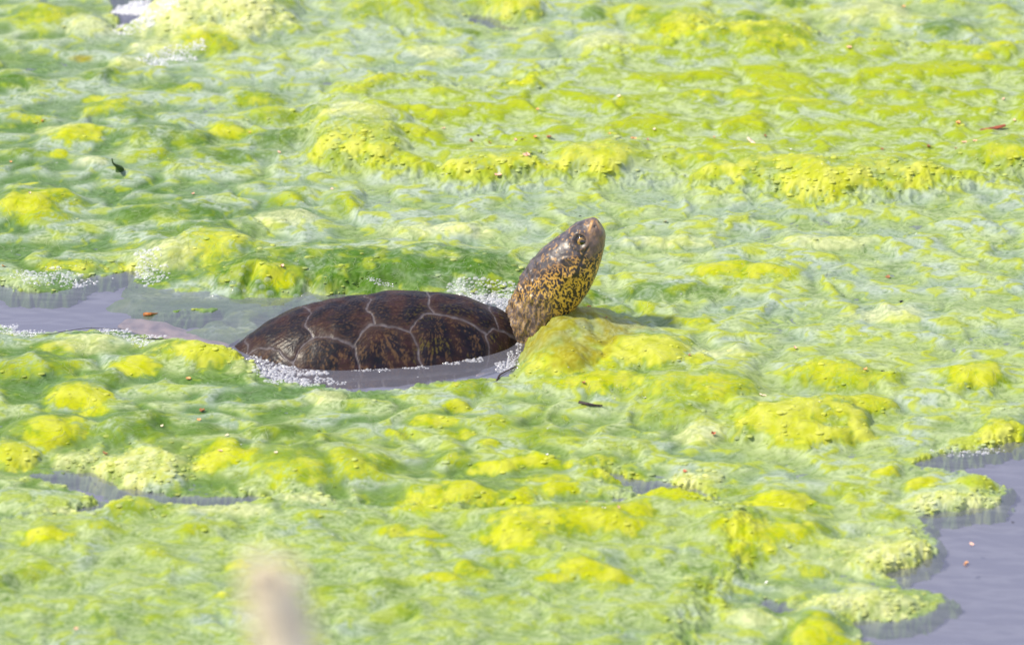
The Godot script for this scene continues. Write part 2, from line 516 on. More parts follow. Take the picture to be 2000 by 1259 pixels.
func probe(f: PackedFloat32Array, w: int, h: int, step: float, x: float, z: float) -> float:
	var fx := clampf((x - X0) / step, 0.0, w - 1.01)
	var fz := clampf((z - Z0) / step, 0.0, h - 1.01)
	var i := int(fx)
	var j := int(fz)
	var k := j * w + i
	return lerpf(lerpf(f[k], f[k + 1], fx - i), lerpf(f[k + w], f[k + w + 1], fx - i), fz - j)

func axis(start: float, step: float, count: int) -> PackedFloat32Array:
	var a := PackedFloat32Array()
	var far := []
	var d := step
	var v := start
	for k in SIDE:
		d *= 1.3
		v -= d
		far.push_front(v)
	for f in far: a.append(f)
	for k in count: a.append(start + k * step)
	d = step
	v = start + (count - 1) * step
	for k in SIDE:
		d *= 1.3
		v += d
		a.append(v)
	return a

func build_mat() -> void:
	gx = axis(X0, DX, NX)
	gz = axis(Z0, DZ, NZ)
	nx = gx.size()
	nz = gz.size()
	var total := nx * nz
	hh.resize(total)
	col.resize(total)
	lab.resize(total)
	var hm := PackedFloat32Array(); hm.resize(total)
	var wy := PackedFloat32Array(); wy.resize(total)
	var wg := PackedFloat32Array(); wg.resize(total)
	var wp := PackedFloat32Array(); wp.resize(total)
	var wo := PackedFloat32Array(); wo.resize(total)
	var wc := PackedFloat32Array(); wc.resize(total)
	var best := PackedFloat32Array(); best.resize(total)
	gr.resize(total)
	var wob := noise(21, 60.0, 2)
	var wob2 := noise(22, 17.0, 2)
	# y g p e o b E d w : how much yellow, green, pale, olive and granular skin each kind of mound has
	var looks := [[1.0, 0.0, 0.0, 0.0, 0.25], [0.25, 0.75, 0.0, 0.0, 0.1], [0.25, 0.0, 0.6, 0.0, 0.2], [1.0, 0.0, 0.1, 0.0, 0.5], [0.1, 0.0, 0.15, 0.95, 0.0], [1.2, 0.0, 0.1, 0.0, 0.35], [0.55, 0.0, 0.45, 0.0, 1.3], [0.1, 1.0, 0.0, 0.0, 0.25], [0.5, 0.0, 0.9, 0.0, 0.8]]
	for m in mounds:
		var rx: float = m[2]
		var rz: float = m[3]
		var kind := KINDS.find(m[5])
		var look: Array = looks[kind]
		var vivid := clampf((0.68 if m[6] == 0 else 0.86) + 0.3 * sin(m[0] * 12.9 + m[1] * 3.7), 0.5, 1.15)
		var crisp: float = [0.0, 0.0, 0.0, 0.6, 0.45, 0.75, 0.75, 0.1, 0.5][kind]
		var i0 := clampi(int((m[0] - rx * 1.5 - X0) / DX) + SIDE, 0, nx - 1)
		var i1 := clampi(int((m[0] + rx * 1.5 - X0) / DX) + SIDE, 0, nx - 1)
		var j0 := clampi(int((m[1] - rz * 2.2 - Z0) / DZ) + SIDE, 0, nz - 1)
		var j1 := clampi(int((m[1] + rz * 1.6 - Z0) / DZ) + SIDE, 0, nz - 1)
		for j in range(j0, j1 + 1):
			for i in range(i0, i1 + 1):
				var x := gx[i]
				var z := gz[j]
				var w1 := wob.get_noise_2d(x, z + m[0]) + 0.22 * wob2.get_noise_2d(x, z)
				var w2 := wob.get_noise_2d(z, x - m[1]) + 0.22 * wob2.get_noise_2d(z, x)
				var u: float = (x - m[0]) / rx + 0.38 * w1
				var v: float = (z - m[1]) / (rz * (1.0 if z > m[1] else 1.45)) + 0.30 * w2
				var r2 := u * u + v * v * 0.8
				if r2 >= 1.7:
					continue
				var k := j * nx + i
				var soft := maxf(0.0, 1.0 - r2 / 1.7)
				soft *= soft
				var dome := pow(maxf(0.0, 1.0 - r2), 0.75)
				var f := lerpf(soft, dome, crisp)
				var add: float = m[4] * f
				hm[k] = maxf(hm[k], add) + 0.25 * minf(hm[k], add)
				var patch := ss(1.45, 0.0, u * u * 1.15 + (v - 0.25) * (v - 0.25) * 1.3 + 0.5 * (w1 + w2) + 0.5 * wob2.get_noise_2d(x * 1.6, z * 1.2))  # yellow kept to near slopes, tops paler: sky sheen put into the colour
				wy[k] = maxf(wy[k], look[0] * patch * vivid)
				wg[k] = maxf(wg[k], look[1] * patch)
				wp[k] = maxf(wp[k], look[2] * patch)
				wo[k] = maxf(wo[k], look[3] * patch)
				wc[k] = maxf(wc[k], look[4] * ss(1.3, 0.8, r2) * (0.45 + 0.55 * ss(-0.6, 0.3, v)))
				if m[6] > 0 and f > 0.22 and f > best[k]:
					best[k] = f
					lab[k] = m[6]
	var cw := coarse(water_shapes, 4.0)
	var cr := coarse(raised_shapes, 4.0)
	var cv := coarse(veil_shapes, 5.0)
	var fw: PackedFloat32Array = cw[0]
	var fr: PackedFloat32Array = cr[0]
	var fv: PackedFloat32Array = cv[0]
	var n_low := noise(1, 110.0, 2)
	var n_mid := noise(2, 38.0, 1)
	var n_hair := noise(13, 3.6, 2)
	var n_lump := noise(3, 13.0, 2)
	var n_fib := noise(4, 5.0, 3)
	var n_grain := noise(14, 2.6, 2)
	var n_warp := noise(6, 55.0, 2)
	var n_warp2 := noise(7, 14.0, 1)
	var n_cell := noise(8, 6.5, 1, FastNoiseLite.TYPE_CELLULAR)
	var n_cell2 := noise(9, 13.0, 1, FastNoiseLite.TYPE_CELLULAR)
	var n_edge := noise(10, 9.0, 3)
	var n_tone := noise(11, 75.0, 3)
	var n_blue := noise(12, 42.0, 2)
	var flat := Vector3(0.355, 0.43, 0.215)  # grey-green of the flats, with sky sheen mixed into the albedo
	var blue := Vector3(0.335, 0.405, 0.315)  # cooler flats: reflected sky painted into the green
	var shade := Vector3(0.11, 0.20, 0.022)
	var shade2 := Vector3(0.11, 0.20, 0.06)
	var yellow := Vector3(0.37, 0.405, 0.001)
	var lime := Vector3(0.22, 0.30, 0.003)
	var deep := Vector3(0.05, 0.13, 0.004)
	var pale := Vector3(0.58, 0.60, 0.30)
	var olive := Vector3(0.24, 0.21, 0.006)
	var w0: int = cw[1]
	var h0: int = cw[2]
	var w5: int = cv[1]
	var h5: int = cv[2]
	for j in nz:
		var z := gz[j]
		for i in nx:
			var x := gx[i]
			var k := j * nx + i
			var a := n_warp.get_noise_2d(x, z * 0.8)
			var b := n_warp2.get_noise_2d(x * 0.6, z)
			var low := n_low.get_noise_2d(x * 0.8, z)
			var mid := n_mid.get_noise_2d(x * 0.75 + 30.0 * a, z * 0.85)
			var lump := n_lump.get_noise_2d(x * 0.8 + 6.0 * b, z * 0.62)
			var fib := n_fib.get_noise_3d(x * 0.26 + 9.0 * b, z * 0.8 + 24.0 * a + 2.5 * b, hm[k] * 0.8)
			var hair := 1.0 - 3.2 * absf(n_hair.get_noise_3d(x * 0.15 + 4.0 * b, z * 0.62 + 18.0 * a + 2.0 * b, hm[k] * 0.8))
			var grain := n_grain.get_noise_3d(x * 0.8, z * 0.55, hm[k])
			var tone := n_tone.get_noise_2d(x, z * 0.7)
			var lumpy := ss(-240.0, 120.0, x - 0.5 * z + 160.0 * tone) # the right side of the mat is more finely lumped
			var up := probe(fr, w0, h0, 4.0, x, z) + 9.0 * n_edge.get_noise_2d(x, z * 0.7)
			var raise := ss(-22.0, 12.0, up)
			var rim := ss(-24.0, -4.0, up) * ss(24.0, 2.0, up)
			var wet := probe(fw, w0, h0, 4.0, x, z) + 5.5 * n_edge.get_noise_2d(x * 0.8 + 200.0, z * 0.6) + 5.0 * mid
			var veil := probe(fv, w5, h5, 5.0, x, z) + 22.0 * mid + 14.0 * a
			wet += 1.8 * n_edge.get_noise_2d(x * 2.3 + 60.0, z * 1.9)
			var edge := ss(-16.0, -1.0, wet)
			var thin := ss(6.0, -20.0, wet)
			hm[k] *= 0.25 + 0.75 * thin
			var gran := clampf(wc[k] + 0.55 * edge + 0.4 * rim * raise, 0.0, 1.4)
			gr[k] = gran * (1.0 - ss(-2.0, 3.0, wet))
			var cell := 0.0
			if gran > 0.03 or wy[k] > 0.05 or wg[k] > 0.05:
				cell = (1.0 - clampf(n_cell.get_noise_3d(x, z * 0.6, hm[k] * 1.1) + 1.0, 0.0, 1.0) * 1.3) * 0.6 + (1.0 - clampf(n_cell2.get_noise_3d(x, z * 0.6, hm[k] * 1.1) + 1.0, 0.0, 1.0) * 1.3)
			var calm := 1.0 - 0.65 * ss(1.0, 8.0, hm[k])
			var bumps := (mid * 3.1 + (0.25 + 0.75 * lumpy) * lump) * calm
			var h := 2.6 + 1.8 * low + bumps + 0.24 * fib + 0.07 * hair + 0.13 * grain + 6.5 * raise + hm[k] + cell * gran * 0.6
			h -= 3.0 * ss(-26.0, 2.0, wet) * (1.0 - ss(0.0, 6.0, hm[k]))
			h = maxf(h, 0.5 + 0.8 * fib + 0.8 * lump)
			var sunk := ss(-5.0, 16.0, wet)
			h = lerpf(h, -26.0, sunk)
			if veil > -25.0:
				h = lerpf(h, -2.8 + 1.2 * fib + 2.2 * mid, ss(-25.0, 14.0, veil))
			hh[k] = h
			# painted sky sheen pales the flats; pale threads, yellow gas-filled swellings, deeper green hollows
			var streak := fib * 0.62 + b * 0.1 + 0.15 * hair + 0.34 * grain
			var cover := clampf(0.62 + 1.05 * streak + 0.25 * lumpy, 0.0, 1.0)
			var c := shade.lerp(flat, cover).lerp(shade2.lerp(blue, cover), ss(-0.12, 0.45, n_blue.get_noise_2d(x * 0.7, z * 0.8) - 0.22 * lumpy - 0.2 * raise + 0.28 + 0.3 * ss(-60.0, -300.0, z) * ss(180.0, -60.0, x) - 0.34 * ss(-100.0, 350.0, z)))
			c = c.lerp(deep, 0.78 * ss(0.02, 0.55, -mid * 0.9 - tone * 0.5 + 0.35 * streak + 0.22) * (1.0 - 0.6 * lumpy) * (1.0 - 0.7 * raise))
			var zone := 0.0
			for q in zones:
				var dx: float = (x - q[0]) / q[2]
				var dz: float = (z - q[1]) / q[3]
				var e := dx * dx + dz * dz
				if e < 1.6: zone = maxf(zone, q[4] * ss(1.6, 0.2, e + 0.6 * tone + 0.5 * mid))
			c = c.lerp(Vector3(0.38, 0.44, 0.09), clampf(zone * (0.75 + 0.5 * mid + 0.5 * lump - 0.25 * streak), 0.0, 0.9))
			var dots := ss(0.02, 0.5, lump + 0.35 * mid - 0.15 + 0.15 * lumpy + 0.2 * raise)
			c = c.lerp(lime, 0.55 * dots)
			c = c.lerp(yellow, 0.5 * ss(0.15, 0.6, lump + 0.4 * mid) * (0.35 + 0.65 * lumpy))
			var thread := ss(0.0, 0.55, streak + 0.12)
			var gg := clampf(wg[k] - 0.35 * thread, 0.0, 1.0)
			c = c.lerp(deep, gg)
			c = c.lerp(lime.lerp(yellow, 0.5), 0.6 * gg * ss(0.3, 0.8, cell) * ss(-0.3, 0.2, lump + mid))
			var sheet := ss(-10.0, 40.0, up) * 0.5 * ss(0.0, -60.0, z - 60.0 * tone)
			var yy := wy[k] * (1.12 - 0.6 * thread * ss(1.25, 0.5, wy[k]))
			yy = maxf(yy, sheet * clampf(0.75 + 0.9 * lump + 0.9 * mid - 0.6 * thread, 0.0, 1.0))
			yy = clampf(yy + 0.5 * rim * raise * ss(-0.3, 0.3, lump + mid) * (1.0 if z < 0.0 else 0.4), 0.0, 1.1)
			c = c.lerp(lime.lerp(deep, 0.35 * ss(0.1, -0.4, mid + 0.5 * lump)), 0.95 * ss(0.0, 0.62, yy))
			c = c.lerp(yellow, ss(0.38, 1.0, yy + 0.3 * mid + 0.2 * cell * gran - 0.15 * thread))
			var spot := ss(0.25, 0.85, cell)
			c = c.lerp(Vector3(0.47, 0.49, 0.05), 0.55 * spot * ss(0.3, 0.8, yy))
			c = c.lerp(lime, 0.5 * ss(0.15, -0.25, cell) * ss(0.3, 0.8, yy))
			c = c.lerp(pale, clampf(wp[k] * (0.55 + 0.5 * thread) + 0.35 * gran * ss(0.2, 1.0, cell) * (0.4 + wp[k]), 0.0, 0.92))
			c = c.lerp(olive, clampf(wo[k] * (0.95 - 0.3 * thread), 0.0, 1.0))
			c *= 1.0 + 0.22 * streak + 0.10 * lump
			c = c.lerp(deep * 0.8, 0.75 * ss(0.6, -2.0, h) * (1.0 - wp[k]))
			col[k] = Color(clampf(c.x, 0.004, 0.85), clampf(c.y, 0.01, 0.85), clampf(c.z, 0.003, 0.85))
	var nn := PackedVector3Array()
	nn.resize(total)
	for j in nz:
		var ja := maxi(j - 1, 0)
		var jb := mini(j + 1, nz - 1)
		for i in nx:
			var ia := maxi(i - 1, 0)
			var ib := mini(i + 1, nx - 1)
			nn[j * nx + i] = Vector3((hh[j * nx + ia] - hh[j * nx + ib]) / (gx[ib] - gx[ia]), 1.0, (hh[ja * nx + i] - hh[jb * nx + i]) / (gz[jb] - gz[ja])).normalized()
	var m := mat(Color.WHITE, 0.62, true)
	m.metallic_specular = 0.22
	m.rim_enabled = true
	m.rim = 0.0
	m.rim_tint = 0.0
	m.clearcoat_enabled = true
	m.clearcoat = 0.18
	m.clearcoat_roughness = 0.4
	var tris := []
	for k in mound_labels.size() + 1: tris.append(PackedInt32Array())
	for j in nz - 1:
		for i in nx - 1:
			var k := j * nx + i
			if maxf(maxf(hh[k], hh[k + 1]), maxf(hh[k + nx], hh[k + nx + 1])) < -24.0:
				continue
			tris[lab[k]].append_array([k, k + 1, k + nx, k + 1, k + nx + 1, k + nx])
	for t in tris.size():
		if tris[t].size() == 0: continue
		var at := Vector3.ZERO
		if t > 0:
			for q in mounds:
				if q[6] == t: at = Vector3(q[0], 0, q[1]) * MM
		var remap := PackedInt32Array()
		remap.resize(total)
		remap.fill(-1)
		var p := PackedVector3Array()
		var n2 := PackedVector3Array()
		var c2 := PackedColorArray()
		var idx: PackedInt32Array = tris[t]
		for q in idx.size():
			var k := idx[q]
			if remap[k] < 0:
				remap[k] = p.size()
				p.append(Vector3(gx[k % nx], hh[k], gz[k / nx]) * MM - at)
				n2.append(nn[k])
				c2.append(col[k])
			idx[q] = remap[k]
		var o := MeshInstance3D.new()
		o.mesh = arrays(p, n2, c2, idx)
		o.material_override = m
		if t == 0:
			tag(o, "algae_mat", "pale green floating mat of thread algae covering most of the pond", "algae", at)
			o.set_meta("kind", "stuff")
		else:
			tag(o, "algae_clump" if "clump" in mound_labels[t - 1] else "algae_mound", mound_labels[t - 1], "algae mound", at, "swollen mounds in the algae mat")

func build_beads() -> void:   # tiny gas-swollen beads of algae that crust the swellings and the torn edges
	var rng := RandomNumberGenerator.new()
	rng.seed = 909
	var sphere := SphereMesh.new()
	sphere.radius = 1.0
	sphere.height = 1.7
	sphere.radial_segments = 10
	sphere.rings = 6
	var where: Array[Transform3D] = []
	var tint: Array[Color] = []
	for a in 130000:
		var i := SIDE + rng.randi_range(0, NX - 1)
		var j := SIDE + rng.randi_range(0, NZ - 1)
		var k := j * nx + i
		if rng.randf() > (gr[k] - 0.15) * 0.55 or hh[k] < 0.3: continue
		var r := lerpf(0.7, 2.5, pow(rng.randf(), 2.4))
		var b := Basis(Vector3.UP, rng.randf() * TAU) * Basis(Vector3.RIGHT, rng.randf_range(-0.4, 0.4))
		where.append(Transform3D(b.scaled(Vector3(r * rng.randf_range(0.85, 1.3), r * rng.randf_range(0.32, 0.52), r) * MM), Vector3(gx[i] + rng.randf_range(-0.4, 0.4), hh[k] + r * 0.02, gz[j] + rng.randf_range(-0.7, 0.7)) * MM))
		var c := col[k]
		var w := rng.randf_range(0.85, 1.25)
		var p := rng.randf() * 0.4
		tint.append(Color(minf(lerpf(c.r * w, 0.56, p), 0.8), minf(lerpf(c.g * w, 0.58, p), 0.8), minf(lerpf(c.b * w, 0.10, p), 0.8)))
	var mm := MultiMesh.new()
	mm.transform_format = MultiMesh.TRANSFORM_3D
	mm.use_colors = true
	mm.mesh = sphere
	mm.instance_count = where.size()
	for k in where.size():
		mm.set_instance_transform(k, where[k])
		mm.set_instance_color(k, tint[k])
	var o := MultiMeshInstance3D.new()
	o.multimesh = mm
	var m := mat(Color.WHITE, 0.4, true)
	m.metallic_specular = 0.4
	o.material_override = m
	tag(o, "algae_beads", "tiny gas swollen beads crusting the yellow swellings and torn edges of the algae", "algae", Vector3.ZERO)
	o.set_meta("kind", "stuff")
	print("beads ", where.size())

func build_threads() -> void:   # loose filaments lying over the mat
	var rng := RandomNumberGenerator.new()
	rng.seed = 4242
	var p := PackedVector3Array()
	var idx := PackedInt32Array()
	for i in 8:
		var u := i / 7.0 - 0.5
		var w := 0.065 * (1.0 - 1.6 * u * u)
		var bow := 0.9 * sin(u * 5.0)
		p.append(Vector3(u * 12.0, 0.12, bow - w) * MM)
		p.append(Vector3(u * 12.0, 0.17, bow) * MM)
		p.append(Vector3(u * 12.0, 0.12, bow + w) * MM)
	for i in 7:
		for q in 2:
			var a := i * 3 + q
			idx.append_array([a, a + 3, a + 1, a + 1, a + 3, a + 4])
	var strand := arrays(p, normals(p, idx), PackedColorArray(), idx)
	var flow := noise(6, 55.0, 2)
	var where: Array[Transform3D] = []
	var tint: Array[Color] = []
	var clump := 0
	for k in mound_labels.size():
		if "clump" in mound_labels[k]: clump = k + 1
	for a in 52000:
		var x := rng.randf_range(X0, X0 + NX * DX)
		var z := rng.randf_range(Z0, Z0 + NZ * DZ)
		var h := height(x, z)
		if h < 0.4: continue
		var at_k := (clampi(int((z - Z0) / DZ), 0, NZ - 1) + SIDE) * nx + clampi(int((x - X0) / DX), 0, NX - 1) + SIDE
		if lab[at_k] == clump or gr[at_k] > 0.5: continue
		var f := 0.9 * (flow.get_noise_2d(x + 6.0, z * 0.8) - flow.get_noise_2d(x - 6.0, z * 0.8)) * -3.0 + rng.randfn(0.0, 0.32)
		var d := Vector2(cos(f), sin(f))
		var len := rng.randf_range(0.35, 1.1)
		var e := 4.5 * len
		var ax := Vector3(d.x, (height(x + d.x * e, z + d.y * e) - height(x - d.x * e, z - d.y * e)) / (2.0 * e), d.y).normalized()
		var az := Vector3(-d.y, (height(x - d.y * 2.0, z + d.x * 2.0) - height(x + d.y * 2.0, z - d.x * 2.0)) / 4.0, d.x).normalized()
		var up := az.cross(ax).normalized()
		az = ax.cross(up).normalized()
		where.append(Transform3D(Basis(ax * len, up, az * rng.randf_range(0.7, 1.4) * (1.0 if rng.randf() > 0.5 else -1.0)), Vector3(x, h + rng.randf_range(-0.05, 0.15), z) * MM))
		var i := clampi(int((x - X0) / DX), 0, NX - 1) + SIDE
		var j := clampi(int((z - Z0) / DZ), 0, NZ - 1) + SIDE
		var c := col[j * nx + i]
		var pale := rng.randf_range(0.1, 0.6)
		if rng.randf() < 0.3:
			tint.append(Color(c.r * 0.55, c.g * 0.65, c.b * 0.5))
		else:
			tint.append(Color(lerpf(c.r, 0.60, pale), lerpf(c.g, 0.66, pale), lerpf(c.b, 0.42, pale)))
	var mm := MultiMesh.new()
	mm.transform_format = MultiMesh.TRANSFORM_3D
	mm.use_colors = true
	mm.mesh = strand
	mm.instance_count = where.size()
	for k in where.size():
		mm.set_instance_transform(k, where[k])
		mm.set_instance_color(k, tint[k])
	var o := MultiMeshInstance3D.new()
	o.multimesh = mm
	o.material_override = mat(Color.WHITE, 0.5, true)
	tag(o, "algae_threads", "fine loose pale green filaments lying over the whole algae mat", "algae", Vector3.ZERO)
	o.set_meta("kind", "stuff")

func build_water() -> void:
	var w := MeshInstance3D.new()
	var pm := PlaneMesh.new()
	pm.size = Vector2(60, 60)
	w.mesh = pm
	var m := StandardMaterial3D.new()
	m.albedo_color = Color(0.27, 0.275, 0.34).linear_to_srgb()
	m.albedo_color.a = 0.31
	m.transparency = BaseMaterial3D.TRANSPARENCY_ALPHA
	m.roughness = 0.06
	m.metallic_specular = 0.75
	m.normal_enabled = true
	var nt := NoiseTexture2D.new()
	var fn := noise(31, 70.0, 3)
	nt.noise = fn
	nt.width = 512
	nt.height = 512
	nt.seamless = true
	nt.as_normal_map = true
	nt.bump_strength = 3.0
	m.normal_texture = nt
	m.normal_scale = 0.25
	m.uv1_triplanar = true
	m.uv1_world_triplanar = true
	m.uv1_scale = Vector3(1.6, 1.6, 3.2)
	w.name = "water"
	w.material_override = m
	w.set_meta("kind", "structure")
	w.set_meta("label", "still lavender grey pond water showing between the algae")
	add_child(w)
	var u := MeshInstance3D.new()
	u.mesh = pm
	var um := StandardMaterial3D.new()
	um.albedo_color = Color(0.18, 0.185, 0.26).linear_to_srgb()
	um.albedo_color.a = 0.93
	um.transparency = BaseMaterial3D.TRANSPARENCY_ALPHA
	um.roughness = 0.6
	um.metallic_specular = 0.0
	u.material_override = um
	u.name = "murky_water"
	u.position.y = -0.010
	u.set_meta("kind", "structure")
	u.set_meta("label", "cloudy depth of the pond water just under its surface")
	add_child(u)
	var b := MeshInstance3D.new()
	var bm := PlaneMesh.new()
	bm.size = Vector2(60, 60)
	b.mesh = bm
	b.name = "pond_bed"
	b.position.y = -0.4
	b.material_override = mat(Color(0.05, 0.05, 0.04), 0.9)
	b.set_meta("kind", "structure")
	b.set_meta("label", "dark muddy bed under the pond water")
	add_child(b)

# ---------------------------------------------------------------- the turtle
const SX := [-106.0, -100.0, -85.0, -70.0, -55.0, -40.0, -12.0, 33.0, 54.0, 76.0, 92.0, 100.0, 106.0]
const SB := [1.0, 13.0, 30.0, 44.0, 53.0, 58.0, 60.0, 57.0, 52.0, 43.0, 31.0, 19.0, 1.0]
const HX := [-106.0, -100.0, -88.0, -70.0, -52.0, -30.0, -2.0, 18.0, 42.0, 65.0, 87.0, 97.0, 103.0, 106.0]
const HY := [-12.0, -2.0, 6.5, 16.5, 23.5, 28.5, 31.5, 33.0, 31.5, 27.0, 19.0, 13.0, 2.0, -12.0]
const VX := [-91.0, -47.5, -4.0, 39.0, 83.0]
const VZ := [14.0, 29.0, 28.0, 20.0, 19.0]
const CX := [-118.0, -61.0, -19.0, 21.0, 77.0, 110.0]
const CZ := [6.0, 38.0, 39.0, 33.0, 25.0, 6.0]
const LEAN := [0.0, -0.15, 0.30, 0.5, -0.12, 0.0]

func scallop(x: float) -> float:   # half width of the row of middle scutes
	for i in 5:
		if x < VX[i] and x >= CX[i]:
			return lerpf(CZ[i], VZ[i], sin(PI / 2 * (x - CX[i]) / (VX[i] - CX[i])))
		if x >= VX[i] and x < CX[i + 1]:
			return lerpf(VZ[i], CZ[i + 1], 1.0 - cos(PI / 2 * (x - VX[i]) / (CX[i + 1] - VX[i])))
	return 8.0

func scute_at(x: float, z: float, s: float) -> Vector2:   # (which scute, distance to its seam in mm)
	var az := absf(z)
	var zb := scallop(x)
	var side := 0 if z > 0 else 50
	var d := absf(az - zb) * 0.8
	if absf(s) > 0.93:
		var pos := x / 17.0 + 20.0
		return Vector2(60 + side + int(pos), minf((absf(s) - 0.93) * 55.0, absf(pos - roundf(pos)) * 17.0))
	d = minf(d, (0.93 - absf(s)) * 55.0)
	if az < zb:
		var row := 0
		for i in 5:
			var seam: float = VX[i] + 2.0 * sin(az * 0.22 + i)
			d = minf(d, absf(x - seam))
			if x > seam: row = i + 1
		return Vector2(1 + row, d)
	var c := 0
	for i in range(1, 5):
		var seam: float = CX[i] + LEAN[i] * (az - CZ[i]) + 1.2 * sin(az * 0.3 + i)
		d = minf(d, absf(x - seam) * 0.9)
		if x > seam: c = i
	return Vector2(20 + side + c, d)

func build_turtle() -> void:
	var origin := Vector3(-96.3, 0.0, 34.9) * MM
	var t := thing("turtle", "dark shelled pond turtle with raised speckled yellow head, half out of the water", "turtle", origin)
	t.rotation.y = deg_to_rad(6.6)
	var n := 440
	var m := 280
	var p := PackedVector3Array()
	var c := PackedColorArray()
	var which := PackedInt32Array()
	var n_wob := noise(41, 14.0, 2)
	var n_str := noise(42, 3.2, 2)
	var n_fine := noise(43, 1.7, 2)
	var n_big := noise(44, 22.0, 2)
	var hy := HY
	for i in n:
		var ti := (i / (n - 1.0)) * 2.0 - 1.0
		var x := 106.0 * sin(ti * PI / 2.0 * 0.999) * 0.35 + 106.0 * ti * 0.65
		var B := maxf(0.5, curve(SX, SB, x))
		var H := curve(HX, hy, x)
		for j in m:
			var s := (j / (m - 1.0)) * 2.2 - 1.1
			var z := B * s
			var y := -12.0 + (H + 12.0) * (1.0 - pow(absf(s), 2.2))
			if absf(s) > 0.93: y += 40.0 * (absf(s) - 0.93) * (absf(s) - 0.93) * 10.0
			var wx := x + 1.6 * n_wob.get_noise_2d(x, z)
			var wz := z + 1.6 * n_wob.get_noise_2d(z + 300.0, x)
			var sc := scute_at(wx, wz, s)
			var id := int(sc.x)
			var d := sc.y
			var in_seam := ss(1.0, 0.3, d)
			y += -0.5 * in_seam + 0.45 * ss(0.8, 8.0, d) + 0.9 * n_big.get_noise_2d(x, z)
			var scratch := n_str.get_noise_2d(x * 0.10, z * 1.3 + 0.02 * x)
			y += 0.05 * sin(d * 2.4 + n_big.get_noise_2d(x, z) * 3.0) * ss(1.0, 3.0, d)
			y += 0.16 * scratch * (1.0 if id < 10 else 0.5) + 0.10 * n_fine.get_noise_2d(x, z)
			# flecks: streaks that run out from the rear upper part of each scute
			var fl := 0.0
			if id >= 20 and id < 60 or id >= 70:
				var cc := id % 50 - 20
				var ox: float = [-88.0, -45.0, 0.0, 40.0, 92.0, 100.0][clampi(cc, 0, 5)]
				var q := Vector2(x - ox, absf(z) - 31.0)
				fl = n_fine.get_noise_3d(q.angle() * 9.0, q.length() * 0.28, cc * 9.0)
				fl = lerpf(fl, n_fine.get_noise_2d(x * 0.9, z * 0.9), 0.4)
			else:
				fl = n_fine.get_noise_2d(x * 0.45, z * 0.9 + 50.0)
			var dark := Vector3(0.010, 0.008, 0.013)
			var k := dark.lerp(Vector3(0.036, 0.016, 0.014), ss(-0.3, 0.5, n_big.get_noise_2d(x + 90.0, z)))
			var fleck := Vector3(0.115, 0.064, 0.030) if n_wob.get_noise_2d(x * 0.6, z * 0.6 + 90.0) > -0.05 or x < 20 else Vector3(0.12, 0.09, 0.02)
			k = k.lerp(fleck, (0.85 if id >= 10 else 0.45) * ss(0.06, 0.45, fl + 0.18 * n_big.get_noise_2d(x * 1.5, z * 1.5) + (0.04 if id >= 10 else -0.08)))
			k = k.lerp(Vector3(0.055, 0.034, 0.030), 0.8 * ss(3.5, 1.2, d) * (0.6 + n_wob.get_noise_2d(x, z)))
			k = k.lerp(Vector3(0.135, 0.118, 0.128), in_seam * (0.75 + 0.5 * n_wob.get_noise_2d(x * 2.0, z * 2.0 + 40.0)))
			k *= 0.82 + 0.3 * scratch
			p.append(Vector3(x, y, z) * MM)
			c.append(Color(maxf(k.x, 0.004), maxf(k.y, 0.004), maxf(k.z, 0.004)))
			which.append(0 if d < 0.6 else id)
	var idx_by := {}
	var all := PackedInt32Array()
	for i in n - 1:
		for j in m - 1:
			var a := i * m + j
			var f := [a, a + 1, a + m, a + 1, a + m + 1, a + m]
			all.append_array(f)
			var w := which[a]
			if not idx_by.has(w): idx_by[w] = PackedInt32Array()
			idx_by[w].append_array(f)
	# fix winding so that outsides face up
	var nn := normals(p, all)
	var flip := nn[(n / 2) * m + m / 2].y < 0.0
	if flip:
		for k in nn.size(): nn[k] = -nn[k]
	var shell_mat := mat(Color.WHITE, 0.55, true)
	shell_mat.metallic_specular = 0.26
	shell_mat.clearcoat_enabled = true
	shell_mat.clearcoat = 0.22
	shell_mat.clearcoat_roughness = 0.3
	var shell: MeshInstance3D = null
	var keys := idx_by.keys()
	keys.sort()
	for w in keys:
		var remap := {}
		var q := PackedVector3Array()
		var qn := PackedVector3Array()
		var qc := PackedColorArray()
		var qi := PackedInt32Array()
		var src: PackedInt32Array = idx_by[w]
		for k in range(0, src.size(), 3):
			for e in [0, 2, 1] if flip else [0, 1, 2]:
				var v := src[k + e]
				if not remap.has(v):
					remap[v] = q.size()
					q.append(p[v]); qn.append(nn[v]); qc.append(c[v])
				qi.append(remap[v])
		var am := arrays(q, qn, qc, qi)
		if w == 0:
			shell = part("carapace", am, shell_mat, t)
			shell.set_meta("label", "pale seams of the dark wet shell")
		else:
			part("scute", am, shell_mat, shell)
	build_body(t)

# head and neck: pairs of points on the upper and lower outline, half width; then the submerged trunk and limbs, all in one mesh
var outline := [
	[-14.86,-101.12,32.02,-108.52,15],
	[-4.57,-92.49,35.45,-96.19,19],
	[1.72,-78.31,38.88,-86.32,21],
	[6.86,-64.13,46.88,-74.61,21.5],
	[12.86,-49.33,54.88,-65.36,22],
	[20.7,-35.45,61.74,-54.88,21],
	[28.87,-26.21,66.2,-44.7,20.5],
	[36.59,-19.73,68.6,-36.38,18.5],
	[43.74,-14.31,70.43,-30.21,16.5],
	[50.02,-8.76,71.69,-24.79,14],
	[56.31,-5.43,72.38,-20.04,11],
	[60.6,-3.82,72.61,-16.34,9.5],
	[63.06,-3.02,72.26,-13.32,8],
	[64.6,-3.02,71.35,-11.47,6.2],
	[66.03,-3.7,69.75,-9,4.2],
	[67.46,-5.55,68.26,-6.78,1]
]

